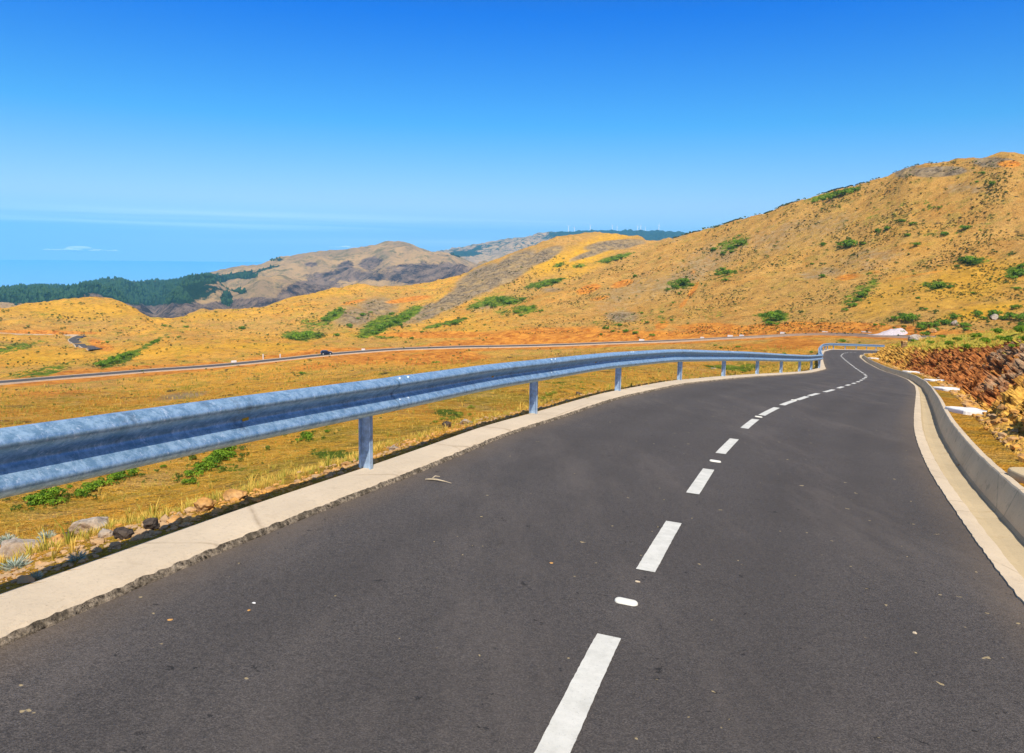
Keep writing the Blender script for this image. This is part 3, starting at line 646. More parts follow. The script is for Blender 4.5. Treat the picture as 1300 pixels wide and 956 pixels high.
f1,f2,idb=worley(Q*np.array([1.1,1.5,2.6])+.35*np.stack([fbm(Q[:,0]*2,Q[:,2]*2,3,7),fbm(Q[:,1]*2,Q[:,2]*2,3,8),fbm(Q[:,0]*2,Q[:,1]*2,3,9)],1),3); g1,g2,idg=worley(Q*np.array([3.6,4.4,8.5])+3.3,9)
e1,e2,ide=worley(Q*np.array([13,13,19.])+8.3,19)
face=(sstep(.45,.85,seff)*(1-.85*sstep(2.3,3.3,seff))).reshape(-1)
big=(idb-.5)*.42-.40*np.clip(1-(f2-f1)/.16,0,1); sml=(idg-.5)*.20-.20*np.clip(1-(g2-g1)/.18,0,1); tin=(ide-.5)*.07
disp=(big+sml+tin)*face
soil=(1-face)*(.03*(idg-.5)+.05*fbm(Pn[:,0]*2,Pn[:,1]*2,4,91)+.035*ide*(seff.reshape(-1)<.6)); 
dn=np.stack([-nw[:,0],-nw[:,1],np.full(len(nw),.8)],1); dn/=np.linalg.norm(dn,axis=1)[:,None]
dn=np.repeat(dn[:,None],len(ss),1).reshape(-1,3)
Pb=Pn+dn*disp[:,None]; Pb[:,2]+=soil+sstep(2.4,5,seff.reshape(-1))*.14*fbm(Pn[:,0]/1.1,Pn[:,1]/1.1,4,92)
edge=np.broadcast_to(ss[None],BX.shape).reshape(-1)
Pb[:,2]-=.5*sstep(6.6,7.6,edge)+.12*(1-sstep(.30,.36,edge))
k=N('rock_bank',.95,.08)
fn=k.noise(7,6,.75); md=k.noise(1.2,5,.7); lg=k.noise(.28,4,.6)
ochre=k.mix(k.ramp(fn,[(.35,0.),(.62,1.)]),(.20,.09,.02),(.82,.46,.09))
rust=k.mix(k.ramp(fn,[(.35,0.),(.65,1.)]),(.10,.03,.012),(.60,.22,.06))
gryb=k.mix(k.ramp(fn,[(.35,0.),(.65,1.)]),(.07,.045,.03),(.50,.32,.18))
at=k.sep(k.attr('bank').outputs['Color'])
c=k.mix(k.ramp(k.math('ADD',at[0],k.math('MULTIPLY',k.math('SUBTRACT',md,.5),.9)),[(.4,0.),(.6,1.)]),ochre,rust)
c=k.mix(k.ramp(k.math('ADD',at[1],k.math('MULTIPLY',k.math('SUBTRACT',md,.5),1.1)),[(.42,0.),(.6,1.)]),c,gryb)
c=k.mix(k.ramp(k.math('ADD',at[2],k.math('MULTIPLY',k.math('SUBTRACT',fn,.5),.5)),[(.4,0.),(.6,1.)]),c,k.mix(md,k.mix(fn,(.30,.24,.03),(.60,.38,.05)),k.mix(fn,(.16,.20,.02),(.50,.38,.06))))
rockmat=k.out(c,k.bump(fn,.7,.04))
bme=mesh_np('rock_bank',Pb,grid_faces(len(pw),len(ss)),[rockmat],None,False)
tt=np.repeat(tw[:,None],len(ss),1).reshape(-1); rb=rho.reshape(-1); se=seff.reshape(-1)
rust_a=np.clip(sstep(11,17,rb)*(1-sstep(45,70,rb))*face*1.0,0,1)*.62+.35*(idb-.5)*face
gry_a=face*(.16+.30*sstep(.9,1.8,se))*(1-sstep(20,36,rb))+.4*(idb-.3)*face
gra=sstep(1.9,2.8,se+1.3*fbm(Pn[:,0]/1.3,Pn[:,1]/1.3,4,95))
fattr(bme,'bank',np.stack([rust_a,gry_a,gra],1),'C')
obj('embankment',bme,kind='structure')
BZf=Pb[:,2].reshape(BX.shape); 
_bu,_bv=proj(Pb); _br=np.hypot(Pb[:,0],Pb[:,1])
def pick_bank(u,v):
    d=np.hypot(_bu-u,_bv-v); m=np.nonzero(d<3)[0]
    return None if len(m)==0 else Pb[m[int(np.argmin(_br[m]))]].copy()
def bank_at(i,j): return Pb.reshape(BX.shape+(3,))[i,j]
# ------------------------------------------------------------------ stones
def rock_np(seed,n=2,flat=.7,cuts=7):
    r=np.random.default_rng(seed)
    import bmesh
    bm=bmesh.new(); bmesh.ops.create_icosphere(bm,subdivisions=n,radius=1.0)
    V=np.array([v.co[:] for v in bm.verts]); Fs=np.array([[v.index for v in f.verts] for f in bm.faces]); bm.free()
    for k in range(cuts):
        d=r.normal(size=3); d/=np.linalg.norm(d); h=r.uniform(.45,.85); q=V@d; V=V-np.outer(np.maximum(q-h,0),d)
    V*=1+.06*r.normal(size=(len(V),1)); V[:,2]*=flat; V[:,0]*=r.uniform(.8,1.3)
    return V,Fs
def rotz(a): c,s=math.cos(a),math.sin(a); return np.array([[c,-s,0],[s,c,0],[0,0,1]])
def scatter(name,protos,P,S,mat,**kw):
    Vs=[];Fs=[];o=0
    for p,s in zip(P,S):
        V,Fc=protos[int(rng.integers(len(protos)))]; v=V@rotz(rng.uniform(0,6.28)).T*s+p; Vs.append(v); Fs.append(Fc+o); o+=len(V)
    me=mesh_np(name,np.vstack(Vs),np.vstack(Fs),mat,None,False); return obj(name,me,**kw)
pro1=[rock_np(100+i,1,.7,5) for i in range(8)]; pro2=[rock_np(200+i,3,.75,9) for i in range(10)]
# gravel and stones on the valley verge
P=[];S=[]
sK=arclen(pKO)
for k in range(5200):
    t=sK[np.searchsorted(pKO[:,1],1.5)]+rng.exponential(9)
    if t>sK[-1]-5: continue
    c=np.array([np.interp(t,sK,pKO[:,0]),np.interp(t,sK,pKO[:,1])]); j=min(len(nEL)-1,int(t/.2)); s=abs(rng.normal(0,.38))+.03 if rng.random()<.75 else rng.uniform(.1,2.5)
    q=c+nEL[j]*s; sz=min(.05,rng.lognormal(-4.5,.55)); P.append((q[0],q[1],float(terr(*q))+sz*.15)); S.append(sz)
scatter('gravel',pro1,P,S,[M['pebble']],kind='stuff')
# stones lying on the strip below the bank and on its face
P=[];S=[]
for k in range(4200):
    i=int(len(pw)*rng.random()**1.0); j=int(rng.integers(0,22)) if rng.random()<.6 else int(rng.integers(10,110))
    q=bank_at(i,j); sz=min(.14,rng.lognormal(-3.9,.7))*(1 if j<22 else .8); P.append(q+[0,0,sz*.15]); S.append(sz)
scatter('loose_stones',pro1,P,S,[M['pebble']],kind='stuff')
def rock_obj(name,seed,u,v,wpx,mat,lb,group=None,flat=.8,rmin=0,sink=.35,cat='rock',P=None):
    p=pick(u,v,rmin) if P is None else np.array(P); r=np.linalg.norm(p); w=wpx/F*r/2
    V,Fc=rock_np(seed,3,flat,9); V=V@rotz(seed).T*w
    return obj(name,mesh_np(name,V,Fc,[mat],None,False),None,p+np.array([0,0,w*sink]),lb,cat,group)
for a in [('boulder',1,112,678,36,M['boulder'],'large pale grey boulder beside the kerb at the lower left','rocks along the kerb'),
 ('boulder',2,137,681,18,M['boulder'],'small grey rock touching the right side of the large pale boulder','rocks along the kerb'),
 ('boulder',3,70,692,22,M['pebble'],'ochre rock just left of the large pale boulder','rocks along the kerb'),
 ('boulder',4,34,704,40,M['boulder'],'big whitish rock among silver plants at the left edge of the photo','rocks along the kerb'),
 ('boulder',5,193,672,22,M['darkrock'],'black basalt rock standing behind the gravel of the kerb','rocks along the kerb'),  # black rock added where there is only a dark hollow
 ('boulder',6,222,664,18,M['pebble'],'orange rock between the black rock and the kerb','rocks along the kerb'),
 ('boulder',7,84,684,12,M['darkrock'],'tiny dark stone between the ochre rock and the large pale boulder','rocks along the kerb'),
 ('boulder',8,258,648,26,M['pebble'],'flat orange clod against the kerb, right of the black rock','rocks along the kerb'),
 ('boulder',9,300,634,24,M['pebble'],'orange clod of earth against the kerb, farthest right of the near clods','rocks along the kerb'),
 ('boulder',10,156,683,22,M['darkrock'],'dark rock half buried between the pale boulder and the black rock','rocks along the kerb'),
 ('boulder',11,500,571,14,M['boulder'],'small grey rock behind the kerb just right of the nearest rail post','rocks along the kerb'),
 ('boulder',12,568,543,16,M['darkrock'],'dark brown rock at the foot of green weeds behind the kerb','rocks along the kerb'),
 ('boulder',13,592,538,14,M['boulder'],'pale rock behind the kerb right of the dark brown one','rocks along the kerb'),
 ('boulder',14,735,502,10,M['darkrock'],'dark stone behind the kerb between second and third rail posts','rocks along the kerb')]:
    rock_obj(*a[:7],group=a[7])
# long pale stone behind the rail
def slab_mesh(name,lx,ly,lz,seed,mat,pts=6):
    r=random.Random(seed); n=28; V=[];Fs=[]
    ring=[]
    for i in range(n):
        a=2*math.pi*i/n; e=.35; x=lx/2*math.copysign(abs(math.cos(a))**e,math.cos(a)); y=ly/2*math.copysign(abs(math.sin(a))**e,math.sin(a)); ring.append((x*(1+r.uniform(-.03,.03)),y*(1+r.uniform(-.04,.04))))
    for s,z in ((1,-lz*.8),(1,lz*.8),(.97,lz*.95),(.9,lz)):
        for x,y in ring: V.append((x*s,y*s,z+r.uniform(-.003,.003)))
    for k in range(3):
        for i in range(n): Fs.append([k*n+i,k*n+(i+1)%n,(k+1)*n+(i+1)%n,(k+1)*n+i])
    Fs.append([3*n+i for i in range(n)]); return mesh_py(name,V,Fs,[mat])
p=pick(906,468,14); o=obj('stone_slab',slab_mesh('stone_slab',.55,.15,.08,5,M['boulder']),None,p,'long pale stone lying in the grass behind the rail','stone'); o.rotation_euler[2]=-.2
# white blocks beside the gutter
for (u,v,wpx,hpx,lb) in [(1228,520,43,10,'nearest white concrete slab across the orange strip beside the gutter'),
  (1203,491.5,37,8,'second nearest white concrete slab beside the gutter, below the dark red rock'),
  (1160,477.3,30,5.5,'third white concrete slab beside the gutter counting from the viewer'),
  (1127.5,466.5,17,4.5,'fourth white concrete slab beside the gutter, at the foot of the ochre bank'),
  (1106,452.2,12,3,'farthest white concrete slab, at the tip of the bank by the bend')]:
    p=unroad(u,v,.26); r=np.hypot(p[0],p[1]); wx=wpx/F*p[1]*(.95 if u>1210 else 1.35); dy=min(.8,hpx/F*p[1]*p[1]/1.3*.5)
    d_=((pWO-p[:2])**2).sum(1); q_=pWO[int(np.argmin(d_))]+nER[int(np.argmin(d_))]*(wx*.5+.03); p[:2]=q_; z=float(surf(p[0],p[1]))+.185
    o=obj('concrete_slab',slab_mesh('concrete_slab',wx,dy,.09,int(u),M['white']),None,(p[0],p[1],z),lb,'concrete slab','white slabs beside the gutter'); o.rotation_euler=(-.09,.03,-.05)
p=unroad(1288,592,.34); o=obj('stone_slab',slab_mesh('stone_slab',.42,.5,.09,77,M['gutfloor']),None,(p[0]+.24,p[1]-.05,float(surf(p[0],p[1]))+.19),'brownish flat stone beside the gutter wall at the right edge of the photo','stone')
# rocks of the bank crest
for i,(u,v,w,mt,lb) in enumerate([(1160,430,18,'boulder','grey brown boulder on the bank crest right of the small round bush'),(1148,437,14,'pebble','orange boulder on the tip of the bank below the round bush'),(1212,412,12,'boulder','grey rock between green bushes on top of the bank'),(1184,422,10,'boulder','small grey rock on the bank top left of the middle bushes'),(1262,405,14,'boulder','grey rock on the grassy bank top at the right')]):
    rock_obj('boulder',40+i,u,v,w*.8,M['pebble' if i%2 else 'boulder'],lb,'rocks on top of the bank',rmin=20,P=pick_bank(u,v))
# gravel heap beyond the far road
p=pick(1136,426,200); r=np.linalg.norm(p[:2])
n=40; V=[];Fs=[]
for j in range(n):
    for i in range(n):
        x=(i/(n-1)*2-1); y=(j/(n-1)*2-1); d=math.hypot(x*.95,y); hh=min(1,max(0,1-d)*1.5)**.9*(.75+.35*max(-1,min(1,x*1.6)));
        nz=float(fbm(np.array([x*3.]),np.array([y*3.]),3,99)[0])
        V.append((x*5.2+hh*.6,y*4,hh*2.6+nz*.35*min(1,hh*4)-.5))
Fs=grid_faces(n,n); hp=obj('gravel_heap',mesh_np('gravel_heap',V,Fs,[M['heap']],None,True),None,(p[0]+.5,p[1]+3,p[2]),'pale lilac grey heap of crushed gravel beyond the bend','gravel heap')
# ------------------------------------------------------------------ far roads
def ribbon(P3,parts,name_z=.25):
    P=np.array([p[:2] for p in P3]); P=resample(P,2.0,3); Nn=normals(P); out=[]
    z0=terr(P[:,0],P[:,1]); kz=np.ones(9)/9; z0=np.convolve(np.pad(z0,4,mode='edge'),kz,'valid')
    for (a,b,dz,mat,nm) in parts:
        Vv=[];
        for c in (a,b):
            Q=P+Nn*c; Vv.append(np.concatenate([Q,(z0+name_z+dz)[:,None]],1))
        skirt0=Vv[0].copy(); skirt0[:,2]-=2.2; skirt1=Vv[1].copy(); skirt1[:,2]-=2.2
        A=np.stack([skirt0,Vv[0],Vv[1],skirt1],1); me=mesh_np(nm,A.reshape(-1,3),grid_faces(len(P),4)[:, ::-1],[mat],None,False); obj(nm,me,kind='structure')
    return P,z0
fa=FR; fazs,_=azte(fa[:,0],fa[:,1]); P3=[(r*math.sin(a),r*math.cos(a)) for a,r in zip(fazs,fa[:,2])]
FP,FZ=ribbon(P3,[(-2.7,2.7,0,M['asphalt'],'road'),(-3.0,-2.7,.12,M['kerb'],'kerb'),(2.7,3.0,.12,M['kerb'],'kerb')])
L2=[(104,426.5),(97,429.5),(92,432.5),(96,436),(103,439.3),(112,442.3),(122,445)]
P3=[pick(u,v,200)[:2] for u,v in L2]
ribbon(P3,[(-2.6,2.6,0,M['asphalt'],'road'),(-3.0,-2.6,.12,M['kerb'],'kerb')],.5)
P3=[pick(u,v,400)[:2] for u,v in [(-60,423),(0,423.4),(40,424),(80,425),(108,425.6)]]
ribbon(P3,[(-.5,.5,0,M['kerb'],'kerb')],.4)
def far_at(u,side=0):
    a=float(azte(u,np.array(440.0))[0]); aa=np.arctan2(FP[:,0],FP[:,1]); i=int(np.argmin(np.abs(aa-a))); n=normals(FP)[i]; q=FP[i]+n*side; return np.array([q[0],q[1],FZ[i]+.25]),n
def box(name,lx,ly,lz,mat,loc,rz,lb,cat,group):
    b=.04*min(lx,lz); V=[];
    for z,i in ((-.6,0),(lz-b,0),(lz,b)):
        V+=[(-lx/2+i,-ly/2+i,z),(lx/2-i,-ly/2+i,z),(lx/2-i,ly/2-i,z),(-lx/2+i,ly/2-i,z)]
    Fs=[[k*4+i,k*4+(i+1)%4,(k+1)*4+(i+1)%4,(k+1)*4+i] for k in range(2) for i in range(4)]+[[8,9,10,11]]
    o=obj(name,mesh_py(name,V,Fs,[mat]),None,loc,lb,cat,group); o.rotation_euler[2]=rz; return o
for u,sd,lx,lz,lb in [(303,5,3,.7,'low white culvert headwall beside the far road, left of the dark car'),(463,5,2.2,.6,'white culvert block beside the far road just right of the dark car'),(811,5,3.2,.8,'white culvert headwall above the far road in the middle of the photo'),(885,5,2,.7,'left one of three small white blocks above the far road, right of middle'),(917,5,3,.9,'middle one of three small white blocks above the far road'),(931,5,2.5,.8,'right one of three small white blocks above the far road'),(985,5,2.6,1.2,'tallest white block beside the far road, left of the bend'),(1035,5,3.0,.8,'white block beside the far road above the distant barrier bend'),(1084,6,7,.9,'long white slab beside the far road, left of the gravel heap'),(104,0,0,0,'')]:
    if not lb: continue
    q,n=far_at(u,sd); box('concrete_block',lx*.6,.6,lz*.6,M['white'],q,math.atan2(-n[0],n[1]),lb,'concrete block','white blocks beside the far road')
for u,h,lb in [(339,2.6,'taller white marker post on the left below the track, by the far road'),(361,1.8,'shorter white marker post by the far road, nearer to the dark car')]:
    q,n=far_at(u,-4.5 if False else 4.5); box('marker_post',.28,.28,h*.75,M['white'],q,0,lb,'marker post','white posts beside the far road')
# ------------------------------------------------------------------ car on the far road
def car():
    paint=mat_simple('dark_car_paint',(.012,.012,.02,1),.2,.6); glass=mat_simple('car_glass',(.02,.03,.04,1),.08,.6); tyre=mat_simple('tyre_rubber',(.015,.015,.015,1),.8,.2); rim=mat_simple('alloy_rim',(.75,.75,.75,1),.3,.6,.4); lamp=mat_simple('headlight_glass',(.8,.8,.8,1),.1,.7)
    q,n=far_at(414,0.6); d=np.array([n[1],-n[0]])
    if d[0]<0: d=-d
    root=D.objects.new('parked_car',None); root.name='car'; COL.objects.link(root); root.location=(q[0],q[1],q[2]); root.rotation_euler[2]=math.atan2(d[1],d[0])
    zf=(FZ[5]-FZ[0])*0
    tag(root,'small black hatchback driving along the narrow far road','car')
    side=[(-2.1,.35),(-2.15,.75),(-2.0,1.05),(-1.75,1.42),(-1.3,1.56),(-.2,1.58),(.35,1.5),(1.0,1.02),(1.8,.9),(2.12,.68),(2.15,.38),(1.75,.28),(-1.7,.28)]
    V=[];Fs=[];n_=len(side)
    for y,s in ((-.86,0),(-.80,1),(.80,1),(.86,0)):
        for x,z in side:
            yy=y; 
            if z>1.0: yy=y*(.84 if abs(y)>.8 else .8)
            V.append((x*(1 if s==0 else 1.0),yy,z+(.015 if s and z>1.4 else 0)))
    for k in range(3):
        for i in range(n_): Fs.append([k*n_+i,k*n_+(i+1)%n_,(k+1)*n_+(i+1)%n_,(k+1)*n_+i][::-1])
    Fs.append(list(range(n_))); Fs.append([3*n_+i for i in range(n_)][::-1])
    obj('body',mesh_py('body',V,Fs,[paint]),root)
    for y in (-1,1):
        for x0,x1,t0,t1 in ((-1.62,-.55,-1.35,-.55),(-.45,.72,-.45,.28)):
            yb=.84*y;yt=.735*y
            V=[(x0,yb+.005*y,1.06),(x1,yb+.005*y,1.06),(t1,yt,1.46),(t0,yt,1.46)]; V+= [(a,b-.02*y,c) for a,b,c in V]
            obj('side_window',mesh_py('side_window',V,[[0,1,2,3],[4,7,6,5],[0,4,5,1],[1,5,6,2],[2,6,7,3],[3,7,4,0]],[glass]),root)
    V=[(1.0,-.62,1.045),(1.0,.62,1.045),(.40,.6,1.5),(.40,-.6,1.5)]; V+=[(a-.03,b,c-.03) for a,b,c in V]
    obj('windscreen',mesh_py('windscreen',V,[[0,1,2,3],[4,7,6,5],[0,4,5,1],[1,5,6,2],[2,6,7,3],[3,7,4,0]],[glass]),root)
    for x in (-1.3,1.35):
        for y in (-.82,.82):
            w=D.objects.new('wheel',None); COL.objects.link(w); w.parent=root; w.location=(x,y,.32)
            for nm,r0,wd,mt in (('tyre',.33,.2,tyre),('rim',.22,.22,rim)):
                V=[];m=20
                for s in (-wd/2,wd/2):
                    for i in range(m): a=2*math.pi*i/m; V.append((r0*math.cos(a),s,r0*math.sin(a)))
                Fs=[[i,(i+1)%m,m+(i+1)%m,m+i] for i in range(m)]+[list(range(m))[::-1],[m+i for i in range(m)]]
                obj(nm,mesh_py(nm,V,Fs,[mt]),w)
    for y in (-.6,.6):
        V=[(2.14+dx,y+dy,.72+dz) for dx in(-.1,.03) for dy in(-.16,.16) for dz in(-.08,.08)]
        obj('headlight',mesh_py('headlight',V,[[0,1,3,2],[4,6,7,5],[0,4,5,1],[2,3,7,6],[0,2,6,4],[1,5,7,3]],[lamp]),root)
car()
# ------------------------------------------------------------------ wind turbines
tw_m=mat_simple('turbine_white',(.8,.82,.85,1),.5,.2)
def cyl(r0,r1,h,m=12,z0=0):
    V=[(r0*math.cos(2*math.pi*i/m),r0*math.sin(2*math.pi*i/m),z0) for i in range(m)]+[(r1*math.cos(2*math.pi*i/m),r1*math.sin(2*math.pi*i/m),z0+h) for i in range(m)]
    return V,[[i,(i+1)%m,m+(i+1)%m,m+i] for i in range(m)]+[[m+i for i in range(m)]]
tv,tf=cyl(3.2,1.9,50,12,-6); tme=mesh_py('tower',tv,tf,[tw_m],smooth=True)
nv=[(x,y,z) for x in(-4,3) for y in(-1.8,1.8) for z in(-1.6,1.8)]; nme=mesh_py('nacelle',nv,[[0,1,3,2],[4,6,7,5],[0,4,5,1],[2,3,7,6],[0,2,6,4],[1,5,7,3]],[tw_m])
bv=[];
for t,c in ((0,1.3),(.2,2.4),(.6,1.5),(1,.5)): bv+=[(-.3,-c*.4,t*23),(-.3,c*.6,t*23),(.3,c*.6,t*23),(.3,-c*.4,t*23)]
bf=[[k*4+i,k*4+(i+1)%4,(k+1)*4+(i+1)%4,(k+1)*4+i] for k in range(3) for i in range(4)]+[[12,13,14,15]]
bme_=mesh_py('blade',bv,bf,[tw_m])
tl=[(721.5,'leftmost and tallest looking wind turbine on the far blue ridge'),(729,'second wind turbine from the left on the far blue ridge'),(749,'third wind turbine from the left, alone on the far blue ridge'),(777,'fourth wind turbine from the left on the far blue ridge'),(783,'fifth wind turbine from the left on the far blue ridge'),(809,'sixth wind turbine from the left, first of the tight row on the far ridge'),(813,'seventh wind turbine from the left, inside the tight row on the far ridge'),(819,'last wind turbine of the tight row on the far ridge'),(836,'rightmost wind turbine on the far blue ridge')]
for i,(u,lb) in enumerate(tl):
    a=float(azte(u,300.0)[0]); k=int(np.argmin(np.abs(AZ[:1150]-a))); m=(RR>5600)&(RR<8200); j=np.nonzero(m)[0][np.argmax(TE[m,k])]
    r=RR[j]; root=D.objects.new('wind_turbine',None); COL.objects.link(root); root.location=(r*math.sin(a),r*math.cos(a),Z[j,k])
    sc=[1.55,1.2,1.3,1.2,1.1,1.2,1.2,1.0,1.45][i]*.72; root.scale=(sc,sc,sc)
    tag(root,lb,'wind turbine','wind turbines on the far ridge'); obj('tower',tme,root)
    yaw=random.uniform(-2.2,-1.4)
    nc=obj('nacelle',nme,root,(0,0,45)); nc.rotation_euler[2]=yaw; ph=random.uniform(0,2)
    for b_ in range(3):
        bl=obj('blade',bme_,root,(3.4*math.cos(yaw),3.4*math.sin(yaw),45)); bl.rotation_euler=(ph+b_*2.0944,0,yaw)
# ------------------------------------------------------------------ plants
def leaf_cloud(seed,nclump=9,leaves=46,size=.085,squash=.85,spread=.62,upright=0.):
    r=np.random.default_rng(seed); V=[];T=[]
    for c in range(nclump):
        a=r.uniform(0,6.28); d=spread*math.sqrt(r.random()); h=r.uniform(.25,.75)*(1-.45*d); cc=np.array([d*math.cos(a),d*math.sin(a),h*squash]); cr=r.uniform(.24,.42); ct=r.uniform(.15,.85)
        for k in range(leaves):
            n=r.normal(size=3); n/=np.linalg.norm(n); 
            if n[2]<-.3: n[2]*=-1
            p=cc+n*cr*r.uniform(.6,1.0)*np.array([1,1,.8]); p[2]=max(p[2],.0)
            t1=np.cross(n,r.normal(size=3)); t1/=np.linalg.norm(t1); t2=np.cross(n,t1); t2=t2*.7+n*.5
            if upright: t1=t1*(1-upright)+np.array([0,0,1])*upright
            s=size*r.uniform(.6,1.4)
            V+=[p-t1*s,p+t2*s*.55,p+t1*s,p-t2*s*.55]; tt=np.clip(ct+r.normal(0,.22),0,1); T+=[tt]*4
    V=np.array(V); return V,np.arange(len(V)).reshape(-1,4),np.array(T)
def bush_mesh(name,seed,mat,**kw):
    V,Fc,T=leaf_cloud(seed,**kw); me=mesh_np(name,V,Fc,[mat],None,False); fattr(me,'tint',T); return me
BM=[bush_mesh('bush',300+i,M['leaf'],nclump=10+i,leaves=60) for i in range(5)]
BMY=[bush_mesh('bush',320+i,M['leafyel'],nclump=9,leaves=60) for i in range(2)]
BMD=[bush_mesh('bush',330+i,M['leafdark'],nclump=8,leaves=50) for i in range(3)]
groups={
 'on the skyline of the right hill':[(1076,244,14),(1084,240.5,12),(1066,246.5,16),(1055,250,12),(1045,252.5,9),(1034,255.5,7)],
 'high on the left shoulder of the right hill':[(939,308,18),(927,314,10),(918,321,9),(906,316,9),(938,299,6),(929,319,7)],
 'below the shoulder clump on the right hill':[(923,346,15),(911,348,8),(921,355,8),(932,344,7),(918,341,9)],
 'on the mid slope left of the shoulder':[(868,358,20),(858,364,10),(848,367,7),(876,361,9),(862,372,6)],
 'just above the far road below the shoulder':[(980,402,22),(988,396,12),(970,400,10),(985,411,9),(993,404,8),(976,410,10)],
 'across the middle of the right hill':[(1045,310,9),(1077,309,20),(1068,311,10),(1097,309,7),(1159,284,9),(1145,280,8),(1127,290,9),(1162,310,11),(1224,289,12),(1198,297,10),(1152,298,8),(1114,292,8),(1193,263,6)],
 'near the summit of the right hill':[(1259,233,9),(1247,220,7),(1240,231,5)],
 'at the right edge of the hill slope':[(1292,346,18),(1284,352,12),(1297,338,12),(1229,331,20),(1240,333,11),(1222,329,9),(1290,366,9)],
 'on the lower right hill above the bank':[(1193,362,18),(1207,364,8),(1185,366,7),(1165,378,6),(1174,392,7),(1235,372,6)],
 'in the green streak down the right hill':[(1094,374,13),(1082,387,12),(1088,380,9),(1073,393,8),(1100,369,8),(1044,350,8),(1031,335,5)],
 'on the rise behind the distant barrier':[(1111,412,6),(1120,412,6),(1137,404,11),(1156,404,22),(1147,400,11),(1170,412,13)],
 'scattered over the rubble slope in the middle':[(828,425,8),(807,422,9),(795,420,9),(769,416,8),(787,412,8),(855,384,6),(853,406,6),(806,350,6),(763,424,5),(778,420,6),(840,396,6),(815,397,6),(822,409,6)],
 'at the foot of the yellow hill':[(663,379,9),(645,383,13),(655,382,8),(668,393,11),(655,396,8),(687,394,7),(661,400,7),(676,389,7)],
 'along the crease of the yellow hill':[(694,361,11),(704,357,12),(684,364,9),(712,354,7),(780,329,10),(789,326,9),(771,332,7),(735,338,8),(711,337,6)],
 'in the gully left of centre':[(383,426,24),(393,422,12),(403,426,9),(370,428,10),(428,425,9),(424,398,13),(412,405,12),(432,393,7),(444,413,11),(460,399,9),(470,396,6),(455,404,6)],
 'in the green fold of the centre hills':[(482,416,16),(493,411,15),(503,407,14),(513,402,14),(520,398,10),(498,398,8),(476,422,10),(508,412,8),(472,412,8)],
 'along the golden crest above the fold':[(617,385,12),(635,380,14),(626,388,8),(577,409,12),(566,411,8),(556,414,9),(536,421,6),(590,404,7),(605,390,8)],
 'on the near golden slope below the far road':[(554,460,10),(546,465,8),(383,474,9),(131,501,9),(118,511,4),(16,506,11),(9,509,7),(523,429,6),(515,434,4)],
 'in the long green hedge at the left':[(129,462,13),(137,459,15),(146,455.5,15),(153,452.5,12),(160,450,9),(166,449,7)],
 'on the undulating ground at the left':[(208,413,6),(236,415,7),(195,435,9),(200,432,7),(307,416,9),(213,428,5),(136,434,5),(227,428,5)],
 'seen below the rail beside the nearest post':[(390,553,15),(415,547,6),(380,558,7)],
 'in the dense patch seen under the rail':[(287,570,20),(278,578,20),(268,586,20),(257,592,18),(247,600,16),(240,611,13),(292,577,12)],
 'in the row seen under the rail at the left':[(160,600,18),(148,605,14),(131,612,16),(115,618,16),(103,626,14),(62,628,22),(46,634,20),(70,636,14),(89,618,6),(208,592,6)],
 'behind the kerb between the first two posts':[(598,516,10),(584,525,11),(575,531,10),(562,531,10),(553,535,8),(596,526,7)],
 'behind the kerb beyond the second post':[(738,485,6),(697,500,10),(704,498,8),(690,505,8),(712,492,6)],
 'in the grass behind the middle of the rail':[(934,470,10),(951,468.5,12),(944,471,9),(995,449,6),(937,440,6),(915,441,5),(908,438,5),(1069,433,11),(1030,447,5)],
 'along the grassy lip of the rock bank':[(1205,434,13),(1228,438,11),(1252,431,15),(1275,428,17),(1295,417,19),(1240,424,12),(1265,418,13),(1288,437,10),(1180,432,9),(1160,430,8),(1217,428,9),(1300,430,14)],
 'on top of the rock bank':[(1142,421,12),(1174,424,12),(1169,416,12),(1185,412,13),(1200,409,14),(1222,412,13),(1227,418,9),(1196,425,8),(1241,398,13),(1262,398,16),(1290,402,20),(1275,404,11),(1290,390,11),(1186,418,9),(1211,402,13),(1226,413,11),(1236,425,6),(1247,404,9),(1298,412,12)],
}
dark={(1193,263),(931,375)}
cnt=0; SAT=[]
